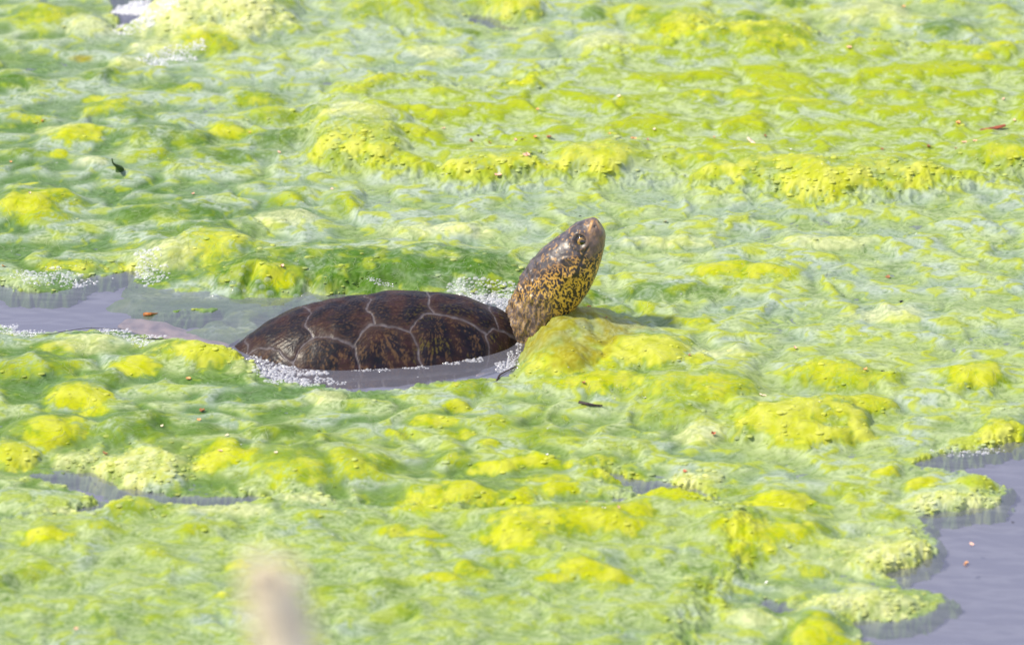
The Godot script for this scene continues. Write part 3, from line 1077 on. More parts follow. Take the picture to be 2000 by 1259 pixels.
func head_point(u: float, q: int) -> float:
	var n := outline.size()
	var i := clampi(int(u), 0, n - 2)
	return cubic_interpolate(outline[i][q], outline[i + 1][q], outline[maxi(i - 1, 0)][q], outline[mini(i + 2, n - 1)][q], u - i)

func tube(st: Array, path: Array, radii: Array, flat: float, tone: Color, rng: FastNoiseLite) -> void:   # a limb: rounded sweep
	var base: int = st[0].size()
	var n := 40
	var m := 24
	for i in n:
		var u := i / (n - 1.0) * (path.size() - 1)
		var k := mini(int(u), path.size() - 2)
		var c: Vector3 = path[k].lerp(path[k + 1], ss(0, 1, u - k))
		var r: float = lerpf(radii[k], radii[k + 1], u - k)
		var along: Vector3 = (path[k + 1] - path[k]).normalized()
		var side := along.cross(Vector3.UP).normalized()
		var upw := side.cross(along).normalized()
		if i == 0 or i == n - 1: r = 0.2
		for j in m:
			var f := TAU * j / m
			var q := c + side * cos(f) * r + upw * sin(f) * r * flat
			var v := rng.get_noise_3dv(q)
			st[0].append(q + upw * v * 0.8)
			st[1].append(Color(tone.r * (1.0 + 0.8 * v), tone.g * (1.0 + 0.8 * v), tone.b * (1.0 + 0.7 * v)))
	for i in n - 1:
		for j in m:
			var a := base + i * m + j
			var b := base + i * m + (j + 1) % m
			st[2].append_array([a, b, a + m, b, b + m, a + m])

func build_body(t: Node3D) -> void:
	var p := PackedVector3Array()
	var c := PackedColorArray()
	var idx := PackedInt32Array()
	var n := 420
	var m := 300
	var worm := noise(51, 3.3, 1)
	var worm2 := noise(57, 5.5, 2)
	var fleck := noise(52, 3.4, 2)
	var skin := noise(53, 1.5, 1, FastNoiseLite.TYPE_CELLULAR)
	var soft := noise(54, 9.0, 2)
	var fold := noise(55, 7.0, 2)
	# the head is laid out in a plane of its own (x right, y up, z towards the camera), then set on the neck
	var head_at := Vector3(-7.2, 89.4, 20.0)
	var eye_best := 1e9
	var eye_p := Vector3.ZERO
	var eye_i := 0
	var eye_2 := Vector3.ZERO
	for i in n:
		var u := (i / (n - 1.0)) * (outline.size() - 1.001)
		var D := Vector2(head_point(u, 0), head_point(u, 1))
		var V := Vector2(head_point(u, 2), head_point(u, 3))
		var w := head_point(u, 4)
		var c0 := (D + V) * 0.5
		var hv := (D - V) * 0.5
		for j in m:
			var f := TAU * j / m
			var cu := cos(f)
			var su := sin(f)
			var pw := 0.86
			var cy := signf(cu) * pow(absf(cu), pw)
			var sy := signf(su) * pow(absf(su), pw)
			# wider across the cheeks than across the crown
			var ww := w * (1.0 - 0.16 * maxf(cu, 0.0) - 0.05 * maxf(-cu, 0.0))
			var q := Vector3(c0.x + hv.x * cy, c0.y + hv.y * cy, ww * sy)
			var outw := Vector3(hv.normalized().x * cu, hv.normalized().y * cu, su).normalized()
			# the same features on both sides; gx_, gy_ are measured on the side view in hundredths of the head's picture
			var az := absf(q.z)
			var ex := q.x / 0.05717 + 0.0
			var ey := -q.y / 0.06166 + az * 0.3746 / 0.05717
			var E := Vector2(ex, ey)
			var side := ss(2.0, 7.0, az)
			# relief
			var d_eye := E.distance_to(Vector2(955, 330))
			var rel := 0.0
			rel += side * (0.8 * exp(-pow((d_eye - 96.0) / 28.0, 2.0)) - 1.6 * exp(-pow(d_eye / 66.0, 2.0)))
			rel += side * 0.7 * exp(-pow((E - Vector2(930, 215)).length() / 70.0, 2.0))
			var d_tym := E.distance_to(Vector2(800, 650))
			rel += side * (0.5 * exp(-pow((d_tym - 115.0) / 28.0, 2.0)) - 0.9 * exp(-pow(d_tym / 85.0, 2.0)))
			var mouth := curve([900.0, 960.0, 1010.0, 1070.0, 1130.0, 1190.0, 1260.0, 1320.0], [800.0, 715.0, 640.0, 575.0, 520.0, 470.0, 405.0, 350.0], ex)
			var d_m := (ey - mouth) * 0.8
			var has_m := ss(840.0, 960.0, ex) * ss(0.5, 3.0, az)
			rel -= 0.35 * has_m * exp(-pow(d_m / 14.0, 2.0))
			var stripe := ex - curve([380.0, 480.0, 560.0, 650.0, 780.0], [1055.0, 1005.0, 980.0, 935.0, 880.0], ey)
			var on_stripe := side * ss(360.0, 420.0, ey) * ss(830.0, 740.0, ey)
			rel -= 0.3 * on_stripe * exp(-pow(stripe / 20.0, 2.0))
			var d_nos := E.distance_to(Vector2(1135, 150))
			rel -= 0.7 * ss(0.8, 2.5, az) * exp(-pow(d_nos / 22.0, 2.0))
			var neck := ss(620.0, 250.0, ex - 0.35 * (ey - 700.0))
			rel += neck * (2.2 * fold.get_noise_3d(q.x * 1.4, q.y * 0.5, q.z * 0.8))
			var sk := skin.get_noise_3dv(q)
			rel += (0.10 + 0.22 * neck) * (-sk - 0.5)
			rel += 0.35 * soft.get_noise_3dv(q)
			q += outw * rel
			# colour
			var line := curve([-100.0, 100.0, 250.0, 560.0, 700.0, 800.0, 900.0, 1000.0, 1100.0, 1250.0], [1020.0, 900.0, 790.0, 650.0, 600.0, 530.0, 480.0, 450.0, 440.0, 400.0], ex)
			var low := ss(-70.0, 130.0, ey - line + 120.0 * soft.get_noise_3dv(q * 1.2))
			var yel := ss(-60.0, 420.0, ey - line)
			var wq := Vector3(q.x * 0.75 + q.y * 0.45, (q.y * 0.75 - q.x * 0.45) * 0.8, q.z) + Vector3(1.6, 1.3, 0.9) * worm2.get_noise_3dv(q * 1.3)
			var g := 1.0 - absf(worm.get_noise_3dv(wq) + 0.18 * fleck.get_noise_3dv(q * 1.7)) * 3.0
			var g2 := worm2.get_noise_3d(q.x + 50.0, q.y, q.z)
			var dark := Vector3(0.038, 0.030, 0.034).lerp(Vector3(0.085, 0.070, 0.075), ss(-0.3, 0.4, soft.get_noise_3dv(q * 1.5)))
			var brown := Vector3(0.18, 0.115, 0.075)
			var k := dark
			k = k.lerp(Vector3(0.42, 0.23, 0.07), 0.75 * ss(0.22, 0.42, fleck.get_noise_3d(q.x * 0.9, q.y * 0.55, q.z * 0.9)) * (1.0 - low) * ss(300.0, 560.0, ex))
			var net := ss(0.10, 0.55, g + 0.55 * g2 - 0.06 + 0.20 * yel)
			var gold := Vector3(0.50, 0.25, 0.055).lerp(Vector3(0.68, 0.42, 0.045), yel)
			var black := Vector3(0.016, 0.011, 0.010).lerp(Vector3(0.07, 0.045, 0.03), neck * (1.0 - yel))
			k = k.lerp(black.lerp(gold, net), low)
			# loose grey-brown skin low on the neck
			k = k.lerp(Vector3(0.15, 0.105, 0.085) * (0.8 - 0.5 * sk), 0.75 * neck * ss(900.0, 1250.0, ey + 0.2 * ex) )
			# beak
			var beak := ss(990.0, 1090.0, ex) * ss(20.0, -30.0, d_m)
			k = k.lerp(brown * (1.0 + 0.7 * soft.get_noise_3d(q.x * 2.0, q.y * 0.7, q.z * 2.0)), 0.75 * beak)
			k = k.lerp(Vector3(0.50, 0.26, 0.07), 0.8 * ss(0.5, 1.6, az) * ss(24.0, 8.0, absf(ex - 1085.0 - (140.0 - ey) * 0.35)) * ss(60.0, 90.0, ey) * ss(240.0, 190.0, ey))
			k = k.lerp(Vector3(0.50, 0.26, 0.07), 0.7 * ss(26.0, 8.0, absf(ex - 1170.0 - (ey - 110.0) * 0.45)) * ss(60.0, 90.0, ey) * ss(220.0, 170.0, ey) * ss(0.5, 1.6, az))
			k = k.lerp(Vector3(0.03, 0.022, 0.02), 0.85 * ss(0.8, 2.5, az) * ss(26.0, 12.0, d_nos))
			k = k.lerp(Vector3(0.50, 0.29, 0.08), 0.7 * on_stripe * minf(1.0, ss(18.0, 8.0, absf(stripe + 36.0 + 14.0 * g2)) + ss(12.0, 5.0, absf(stripe - 32.0))) * ss(400.0, 470.0, ey) * ss(-0.3, 0.3, g))
			k = k.lerp(Vector3(0.018, 0.012, 0.01), on_stripe * ss(24.0, 10.0, absf(stripe)))
			k = k.lerp(Vector3(0.05, 0.03, 0.02), 0.6 * has_m * ss(10.0, 4.0, absf(d_m)))
			k = k.lerp(Vector3(0.06, 0.042, 0.03), 0.6 * side * ss(105.0, 70.0, d_tym) * ss(0.2, -0.2, g2))
			# lids: gold flecked ring, dark crease below
			k = k.lerp(Vector3(0.20, 0.11, 0.04), 0.5 * side * ss(118.0, 100.0, d_eye) * ss(0.3, 0.7, g + 0.3))
			k = k.lerp(Vector3(0.02, 0.014, 0.01), 0.9 * side * ss(84.0, 70.0, d_eye))
			k = k.lerp(Vector3(0.02, 0.014, 0.01), 0.8 * side * ss(16.0, 6.0, absf(ey - 395.0 - (ex - 850.0) * 0.18)) * ss(820.0, 850.0, ex) * ss(1030.0, 1000.0, ex))
			p.append(q)
			c.append(Color(clampf(k.x, 0.005, 1), clampf(k.y, 0.004, 1), clampf(k.z, 0.004, 1)))
			if q.z > 4.0 and d_eye < eye_best:
				eye_best = d_eye
				eye_p = q
				eye_2 = outw
	for i in n - 1:
		for j in m:
			var a := i * m + j
			var b := i * m + (j + 1) % m
			idx.append_array([a, a + m, b, b, a + m, b + m])
	# into the turtle's own frame
	var inv := t.transform.affine_inverse()
	for k in p.size():
		p[k] = (inv * ((p[k] + head_at) * MM)) / MM
	var st := [p, c, idx]
	var rng := noise(56, 12.0, 2)
	# trunk under the shell
	tube(st, [Vector3(-96, -14, 0), Vector3(-60, -22, 0), Vector3(0, -26, 0), Vector3(60, -22, 0), Vector3(100, -16, 0)], [6.0, 40.0, 50.0, 40.0, 10.0], 0.45, Color(0.10, 0.08, 0.05), rng)
	var hide := Color(0.30, 0.21, 0.18)
	for s in [1.0, -1.0]:
		tube(st, [Vector3(68, -16, 40 * s), Vector3(92, -26, 62 * s), Vector3(80, -34, 84 * s), Vector3(66, -36, 92 * s)], [14.0, 11.0, 10.0, 3.0], 0.6, hide, rng)
	tube(st, [Vector3(-72, -10, 10), Vector3(-100, -8, -8), Vector3(-126, -5, -25), Vector3(-150, -4, -48), Vector3(-171, -5, -66)], [14.0, 12.0, 11.0, 14.0, 8.0], 0.28, hide, rng)
	tube(st, [Vector3(-72, -12, -24), Vector3(-100, -14, -34), Vector3(-122, -18, -58), Vector3(-150, -22, -78)], [15.0, 12.0, 12.0, 5.0], 0.4, hide, rng)
	tube(st, [Vector3(-90, -9, 0), Vector3(-112, -8, -2), Vector3(-138, -10, 0)], [7.0, 4.5, 1.0], 0.8, hide, rng)
	p = st[0]
	for k in p.size(): p[k] *= MM
	var am := arrays(p, normals(p, st[2]), st[1], st[2])
	var bm := mat(Color.WHITE, 0.5, true)
	bm.metallic_specular = 0.5
	bm.clearcoat_enabled = true
	bm.clearcoat = 0.45
	bm.clearcoat_roughness = 0.33
	part("body", am, bm, t)
	# eyes
	for s in [1.0, -1.0]:
		var e := Vector3(eye_p.x, eye_p.y, eye_p.z * s)
		var o := Vector3(eye_2.x, eye_2.y, eye_2.z * s)
		var look: Vector3 = (Vector3(0.30, -0.05, 0.95 * s) + o * 0.4).normalized()
		var R := 4.6
		var ce: Vector3 = e - o * 2.4
		var bx := look.cross(Vector3(0.65, 0.75, 0)).normalized()
		var by := bx.cross(look).normalized()
		var q := PackedVector3Array()
		var qc := PackedColorArray()
		for i in 40:
			var th := i / 39.0 * PI * 0.62
			for j in 49:
				var f := TAU * j / 48.0
				var dir: Vector3 = look * cos(th) + (bx * cos(f) + by * sin(f)) * sin(th)
				q.append(inv * ((ce + dir * R + head_at) * MM))
				var k := Vector3(0.42, 0.25, 0.06) * (1.0 + 0.4 * worm.get_noise_3d(cos(f) * 8.0, sin(f) * 8.0, th * 6.0))
				if th > 0.85: k = Vector3(0.025, 0.018, 0.012)
				var band := absf(sin(th) * sin(f))
				k = k.lerp(Vector3(0.02, 0.012, 0.008), 0.85 * ss(0.30, 0.20, band) * ss(0.95, 0.3, th))
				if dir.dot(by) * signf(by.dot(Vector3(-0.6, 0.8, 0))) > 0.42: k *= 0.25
				if th < 0.42: k = Vector3(0.004, 0.004, 0.004)
				qc.append(Color(k.x, k.y, k.z))
		var em := sheet(q, qc, 40, 49, false)
		var probe_n: Vector3 = em.surface_get_arrays(0)[Mesh.ARRAY_NORMAL][5 * 49 + 3]
		if probe_n.dot(inv.basis * look) < 0.0:
			em = sheet(q, qc, 40, 49, true)
		var eye_mat := mat(Color.WHITE, 0.08, true)
		eye_mat.clearcoat_enabled = true
		eye_mat.clearcoat = 1.0
		eye_mat.clearcoat_roughness = 0.03
		part("eye", em, eye_mat, t)

# ---------------------------------------------------------------- foam and bubbles
var bubble_mat: StandardMaterial3D
var foam_mat: StandardMaterial3D
var froth_mat: StandardMaterial3D

func cap(p: PackedVector3Array, nn: PackedVector3Array, idx: PackedInt32Array, at: Vector3, r: float, rings: int, sides: int, tall := 0.85) -> void:
	var base := p.size()
	for i in rings + 1:
		var th := i / float(rings) * PI * 0.56
		for j in sides:
			var f := TAU * j / sides
			var d := Vector3(sin(th) * cos(f), cos(th), sin(th) * sin(f))
			p.append((at + Vector3(d.x, d.y * tall, d.z) * r) * MM)
			nn.append(Vector3(d.x, d.y / tall, d.z).normalized())
	for i in rings:
		for j in sides:
			var a := base + i * sides + j
			var b := base + i * sides + (j + 1) % sides
			idx.append_array([a, a + sides, b, b, a + sides, b + sides])

func foam(label: String, spots: Array, count: int, small: float, large: float, seed_: int, white := true) -> void:
	var rng := RandomNumberGenerator.new()
	rng.seed = seed_
	var at := Vector3(spots[0][0], 0, spots[0][1])
	var p := PackedVector3Array()
	var nn := PackedVector3Array()
	var idx := PackedInt32Array()
	var area := 0.0
	for s in spots: area += s[2] * s[3]
	var placed := []
	for s in spots:
		var many := int(count * s[2] * s[3] / area)
		for k in many:
			var r := lerpf(small, large, pow(rng.randf(), 3.0))
			var ok := false
			var q := Vector2.ZERO
			for attempt in 8:
				var f := rng.randf() * TAU
				var d := sqrt(rng.randf())
				d *= 1.0 + 0.25 * sin(f * 3.0 + seed_) * d
				q = Vector2(s[0] + cos(f) * d * s[2], s[1] + sin(f) * d * s[3])
				ok = true
				for o in placed:
					if Vector2(o.x, o.y).distance_to(q) < (o.z + r) * 0.74:
						ok = false
						break
				if ok: break
			if not ok: continue
			placed.append(Vector3(q.x, q.y, r))
			cap(p, nn, idx, Vector3(q.x, top(q.x, q.y) + shell_lift(q) - 0.1, q.y) - at, r, 5 if r < 1.6 else 8, 10 if r < 1.6 else 18, 0.7)
	var o := MeshInstance3D.new()
	o.mesh = arrays(p, nn, PackedColorArray(), idx)
	o.material_override = froth_mat if "foamed" in label or "top left" in label else foam_mat if white else bubble_mat
	tag(o, "foam", label, "foam", at * MM, "patches of foam on the water and algae")
	o.set_meta("kind", "stuff")

func shell_lift(_q: Vector2) -> float:
	return 0.0

func bubble_group(label: String, list: Array) -> void:
	var at := Vector3(list[0][0], 0, list[0][1])
	var t := thing("bubble_cluster", label, "bubbles", at * MM, "clusters of large clear bubbles")
	for b in list:
		var p := PackedVector3Array()
		var nn := PackedVector3Array()
		var idx := PackedInt32Array()
		cap(p, nn, idx, Vector3(b[0], top(b[0], b[1]) - 0.3, b[1]) - at, b[2], 12, 28, 0.8)
		part("bubble", arrays(p, nn, PackedColorArray(), idx), bubble_mat, t)

func build_foam() -> void:
	bubble_mat = StandardMaterial3D.new()
	bubble_mat.albedo_color = Color(0.9, 0.93, 0.95, 0.10)
	bubble_mat.transparency = BaseMaterial3D.TRANSPARENCY_ALPHA
	bubble_mat.roughness = 0.03
	bubble_mat.metallic_specular = 0.7
	foam_mat = bubble_mat.duplicate()
	foam_mat.albedo_color = Color(0.98, 0.98, 1.0, 0.3)
	foam_mat.roughness = 0.05
	froth_mat = foam_mat.duplicate()
	froth_mat.albedo_color = Color(0.98, 0.98, 1.0, 0.5)
	foam("foam at the edge of the open water below the yellow bank at far left", [[-326.1,-79.3,26.2,14.6],[-342.9,-85.2,14.6,8.8],[-313,-71.4,9.1,7.8]], 190, 0.7, 2.2, 1, true)
	foam("foam trailing off the left end of the bright bubble-filled mound", [[-260.5,-105,9.5,13.7],[-255.3,-84.2,10.9,13.6],[-262.9,-92.1,6.6,9.7]], 150, 0.8, 2.4, 2, true)
	foam("thick white foam between the shell's back and the neck", [[-20,-51.8,22.5,14.5],[-5.4,-38.2,7.2,21.3],[-34.5,-57.7,10.9,5.8]], 420, 0.9, 2.6, 3, true)
	foam("foam in the gap between the shell's front and the neck base", [[4.3,24.4,3.2,32.6],[6.5,10.1,5,11.5]], 150, 0.6, 1.6, 4, true)
	foam("thin foam line where water meets the shell's near side", [[-128,82.1,24.9,3.8],[-99.4,87.7,17.8,2.8],[-71.1,83,14.2,2.8]], 150, 0.5, 1.4, 5, true)
	foam("foam patch against the front flank of the shell", [[-30.3,67,10.7,7.6],[-42.7,74.6,6.4,3.8]], 70, 0.8, 1.9, 6, true)
	foam("foam mass by the rear flank of the shell", [[-165.1,87.7,14.2,13.3],[-155.8,106.3,14.2,8.5],[-174.6,67,10.7,6.7],[-141.9,93.3,12.4,4.7]], 250, 0.9, 2.6, 7, true)
	foam("narrow foam raft under the rear flank of the shell", [[-122.1,111.9,7.1,3.8],[-131,106.3,7.8,4.7],[-141.4,115.6,7.1,3.8]], 60, 0.7, 1.8, 8, true)
	foam("foam raft on the lower bank of the open water left of the tail", [[-279.3,17.7,11.5,6.7],[-265.1,31.1,10.7,5.7],[-259.2,43.4,9.3,4.8],[-250.9,27.3,7.2,3.8]], 150, 0.7, 1.9, 9, true)
	foam("foam streak at the left edge below the open water", [[-344.4,21.6,16.1,7.7],[-354,10.1,7.2,5.8]], 120, 0.7, 1.9, 10, true)
	foam("white foam covering the top of the big mound at the top left", [[-259.2,-641.7,39.6,16.9],[-237.9,-655.7,23.8,10.6],[-275.6,-607,23.6,10.5],[-286.7,-588.7,15.7,8.4],[-217.5,-637.1,19.8,9.5]], 2000, 0.7, 2.0, 11, true)
	foam("foam in front of the foamed mound at the top left", [[-258.1,-537.6,17.9,9.4],[-272.5,-525.2,11.7,6.2],[-240.1,-546.6,7.8,6.3]], 300, 0.7, 1.9, 12, true)
	foam("foam on the water at the top edge left of the foamed mound", [[-283.4,-653.3,21.8,10.6],[-296.8,-641.7,11.9,6.3]], 200, 0.9, 2.4, 13, true)
	foam("white foam beside the olive clump's near side", [[-4.3,82.1,8.5,9.5],[0,67,3.6,11.4]], 120, 0.6, 1.6, 14, true)
	foam("pale bubbles on the bank behind the middle of the shell", [[-93.7,-58.7,9.4,2.9],[-137.4,-28.5,7.2,2.9]], 70, 0.6, 1.5, 15, true)
	foam("sparse foam flecks at the right bank of the open water", [[305.2,236.6,20.8,5.6],[322.8,232.1,13.9,4.6]], 60, 0.6, 1.6, 16, true)
	foam("tiny glinting bubbles scattered all over the algae", [[0,-9.1,353.3,577.4]], 420, 0.35, 0.9, 17, true)
	foam("pale crust of bubbles along the crack left of the dark slit", [[47.8,335.8,20.5,3.6],[68.4,324.5,13.7,2.7]], 120, 0.6, 1.5, 18, true)
	bubble_group("three stacked clear bubbles at the water's edge left of the shell's back", [[-196.7,-50.8,4.32],[-192.3,-64.5,2.16],[-198,-59.6,2.88],[-191.1,-70.4,1.8],[-189.8,-53.8,2.16],[-193.9,-56.7,1.8]])
	bubble_group("pair of flat bubbles leftmost in the row behind the tail", [[-210.7,-47.9,3.96],[-205,-51.8,2.16]])
	bubble_group("clear bubbles in a tight bunch nearest to the green bank", [[-177.7,-47.9,2.88],[-171.6,-49.9,3.24],[-177.1,-53.8,2.88],[-182.2,-51.8,2.52],[-173.7,-59.6,2.88],[-180.2,-57.7,2.52],[-184.7,-49.9,1.44]])
	bubble_group("single low bubble at the foot of the green bank", [[-153.1,-48.9,2.52],[-148.8,-50.8,1.44]])
	bubble_group("clear bubbles where the mat meets the shell's tail end", [[-173.9,65.2,2.52],[-170.2,70.8,2.16],[-176.2,72.7,1.8]])

# ---------------------------------------------------------------- small things lying on the mat
func husk_mesh(seed_: int, tone: Color, lobes: int, size: float) -> ArrayMesh:   # a curled papery bud scale: one to three cupped lobes
	var rng := RandomNumberGenerator.new()
	rng.seed = seed_
	var all_p := PackedVector3Array()
	var all_c := PackedColorArray()
	var all_i := PackedInt32Array()
	for l in lobes:
		var turn := Basis(Vector3.UP, rng.randf() * TAU) * Basis(Vector3.RIGHT, rng.randf_range(-0.5, 0.7))
		var off := Vector3(rng.randf_range(-0.6, 0.6) * (lobes - 1), 0.25, rng.randf_range(-0.5, 0.5) * (lobes - 1)) * size
		var a := size * rng.randf_range(0.8, 1.1)
		var b := size * rng.randf_range(0.5, 0.8)
		var bend := rng.randf_range(0.5, 1.1)
		var base := all_p.size()
		for i in 9:
			for j in 16:
				var r := i / 8.0
				var f := TAU * j / 16.0
				var rr := r * (1.0 + 0.15 * sin(f * 3.0 + seed_))
				var q := Vector3(cos(f) * rr * a, bend * rr * rr * size * 0.6 + (0.22 * size * sqrt(maxf(0.0, 1.0 - r)) if j % 2 == 0 else 0.16 * size * (1.0 - r)), sin(f) * rr * b)
				all_p.append((turn * q + off) * MM)
				var w := 0.75 + 0.35 * r + 0.15 * rng.randf()
				all_c.append(Color(tone.r * w, tone.g * w, tone.b * w))
		for i in 8:
			for j in 16:
				var e := base + i * 16 + j
				var g := base + i * 16 + (j + 1) % 16
				all_i.append_array([e, e + 16, g, g, e + 16, g + 16])
	return arrays(all_p, normals(all_p, all_i), all_c, all_i)

func strip(points: Array, widths: Array, thick: float, tone: Color, m: int = 10) -> ArrayMesh:   # a twig, stalk or curled leaf: swept oval
	var p := PackedVector3Array()
	var c := PackedColorArray()
	var n := 36
	var rng := noise(77, 4.0, 2)
	for i in n:
		var u := i / (n - 1.0) * (points.size() - 1)
		var k := mini(int(u), points.size() - 2)
		var q: Vector3 = points[k].cubic_interpolate(points[k + 1], points[maxi(k - 1, 0)], points[mini(k + 2, points.size() - 1)], u - k)
		var along: Vector3 = (points[k + 1] - points[k]).normalized()
		var side := along.cross(Vector3.UP if absf(along.y) < 0.8 else Vector3.BACK).normalized()
		var upw := side.cross(along).normalized()
		var w: float = lerpf(widths[k], widths[k + 1], u - k)
		if i == 0 or i == n - 1: w *= 0.1
		for j in m + 1:
			var f := TAU * j / m
			p.append((q + side * cos(f) * w + upw * sin(f) * minf(w, thick)) * MM)
			var v := 1.0 + 0.6 * rng.get_noise_3dv(q + Vector3(j, 0, 0))
			c.append(Color(tone.r * v, tone.g * v, tone.b * v))
	return sheet(p, c, n, m + 1, true)

var husks := [
	[-162.7,-71.8,2.07,"k",2,"pink double husk on the green bank behind the shell"],
	[-223.3,108,1.84,"o",2,"orange husk below the bright mound by the tail"],
	[-211.5,166.1,2.07,"b",2,"brown and orange husk pair, upper of two left of the reed"],
	[-213.9,186.1,1.61,"o",1,"small orange husk just under the brown pair"],
	[-131.6,-249.5,1.61,"k",1,"pink husk below the left end of the raised mat"],
	[-195.1,-365.6,1.38,"o",1,"orange husk on a low yellow patch left of the raised mat"],
	[-172,-324,1.61,"k",1,"pink husk on the green slope left of the raised mat"],
	[-233.1,-245.4,1.38,"k",1,"faint pink husk right of the curled dark leaf"],
	[-350.9,-218.5,1.38,"c",1,"cream husk on the yellow patch at the left edge"],
	[-350.5,-392.6,1.61,"r",1,"red brown husk beside a low mound at the upper left"],
	[-369.4,-306,1.61,"o",1,"orange husk near the left edge under the mounds"],
	[-363.2,-97.4,1.61,"o",1,"orange husk at the left edge above the foam"],
	[-67,-376.4,1.61,"c",1,"cream husk on the raised mat's left part"],
	[-50.9,-364.6,1.38,"k",1,"pink husk right of the cream one on the raised mat"],
	[-29.5,-338.9,2.07,"b",2,"brown husk at the left end of the row on the raised mat"],
	[-17,-333.6,1.61,"b",1,"dark brown husk second in the row on the raised mat"],
	[2.3,-336.8,1.61,"k",1,"pink husk third in the row on the raised mat"],
	[16.7,-336.8,2.07,"o",2,"orange pink double husk mid row on the raised mat"],
	[27.3,-338.9,2.3,"b",2,"flat brown husk right of the double one mid row"],
	[72,-343.2,1.38,"o",1,"orange husk alone right of the row on the raised mat"],
	[80.1,-418.7,1.61,"c",1,"cream husk high on the raised mat"],
	[89.8,-341,2.07,"o",2,"orange husk left of the pink crumbs on the raised mat"],
	[100.3,-335.7,1.38,"k",2,"pink crumbs at the right end of the row"],
	[105.2,-353.8,1.61,"c",1,"cream husk above the pink crumbs"],
	[19.1,-401.3,1.38,"o",1,"yellow orange husk in the middle of the raised mat"],
	[-9.7,-267.2,2.3,"k",2,"pink cream husk on the yellow front bulge of the raised mat"],
	[11.3,-287.1,2.07,"k",2,"cream pink husk upper right of the front bulge"],
	[302.7,-642.7,1.84,"o",1,"orange husk at the top edge far right"],
	[235.3,-591.9,1.61,"b",1,"brown husk at the right end of the dark sided hump"],
	[256.6,-528.3,1.84,"k",2,"pink husk below the pale mound at upper right"],
	[274.7,-525,1.38,"c",1,"cream husk just right of the pink one at upper right"],
	[149.4,-344.2,1.84,"o",1,"orange husk left of the pale splinter"],
	[187.4,-350.6,1.84,"b",1,"brown husk right of the pale splinter"],
	[331,-368.9,2.07,"o",2,"orange husk on a lump left of the red leaf"],
	[374.2,-379.6,1.84,"k",1,"pink husk above right of the red leaf"],
	[368.6,-424.1,1.38,"k",1,"small pink husk near the right edge above the red leaf"],
	[366.6,-344.2,1.38,"k",1,"pink husk below the red leaf's right end"],
	[308.3,-321.9,1.84,"b",2,"brown pink husk left of the four crumbs under the red leaf"],
	[333.2,-328.3,1.84,"k",2,"largest of the pink crumbs under the red leaf"],
	[341.5,-320.8,1.84,"k",2,"rightmost pink crumb under the red leaf"],
	[327.2,-314.5,1.38,"b",1,"lowest crumb under the red leaf"],
	[272.8,-311.3,1.61,"b",1,"brown husk on the flat mat left of the crumbs"],
	[205.6,-311.3,1.38,"w",1,"white petal on the raised mat right of the splinter"],
	[267.9,-82.6,2.07,"b",1,"brown orange husk lying above the black fly"],
	[275.4,-34.6,1.8,"d",1,"largest black fly on the flat mat at right"],
	[256.2,109,1.44,"d",1,"black fly on the yellow rise at right"],
	[197.1,63.1,1.84,"k",1,"round pink husk on the flat mat right of the olive clump"],
	[172.4,146,1.84,"c",2,"cream pink husk above the large golden dome"],
	[244.4,111.8,1.84,"o",1,"orange husk on the yellow rise at right"],
	[111.1,-186.8,1.84,"c",1,"cream husk right of the turtle's head"],
	[49.4,-203.2,1.08,"d",1,"tiny dark fly just above the turtle's snout"],
	[49.4,133.1,1.61,"b",1,"brown husk at the foot of the olive clump"],
	[54,-0.7,1.61,"o",1,"orange husk on top of the olive clump"],
	[66.3,29.9,1.15,"r",1,"red speck on the olive clump's far slope"],
	[123.3,83.8,1.38,"b",1,"brown husk on the right tip of the olive clump"],
	[-131.8,202.4,1.38,"k",1,"pink husk on flat mat right of the deep green mound"],
	[-238.6,200.6,1.38,"c",1,"cream husk on the deep green mound"],
	[-193.4,227.6,1.84,"c",1,"cream husk above the green-yellow mound at lower left"],
	[-197,258.8,1.84,"k",1,"pink husk on the green-yellow mound at lower left"],
	[-159.1,266.7,1.61,"c",1,"cream husk at the left end of the wide bank"],
	[-275.6,253.5,2.07,"b",2,"brown husk behind the ragged mound by the water channel"],
	[-280.3,555.9,1.84,"k",1,"pink husk at the bottom edge far left"],
	[-9.9,345.3,1.61,"k",1,"left of two pink husks below the long swelling"],
	[2,345.3,1.84,"o",1,"right of two pink husks below the long swelling"],
	[49.7,345.3,1.61,"r",1,"red husk on the pale crack"],
	[70.3,367.7,2.07,"k",1,"flat pink husk behind the golden mound at lower centre"],
	[60.7,371.1,1.38,"w",1,"white petal beside the flat pink husk at lower centre"],
	[91.1,150.5,1.38,"w",1,"white petal below the olive clump's right part"],
	[23.5,257,1.15,"w",1,"white petal on the yellow rises at lower centre"],
	[116.4,280,1.61,"r",1,"red husk on the pale edge by the dark slit"],
	[136.7,215.9,1.84,"r",1,"red pink husk left of the large golden dome"],
	[166.5,459.5,2.07,"w",1,"white petal below the big dome at lower right"],
	[304,392.4,1.84,"k",1,"pink husk floating on the open water, upper one"],
	[298,424.5,2.07,"o",2,"orange husk floating on the open water, lower one"],
	[333.1,354.8,1.08,"d",1,"dark fly on the open water at the right edge"],
	[209.8,183.4,1.38,"w",1,"white petal on the golden dome's far slope"],
	[-25,-350.6,1.44,"d",1,"dark fly at the left end of the husk row"],
	[7.6,-334.6,1.08,"d",1,"dark speck of a fly in the husk row"]
]

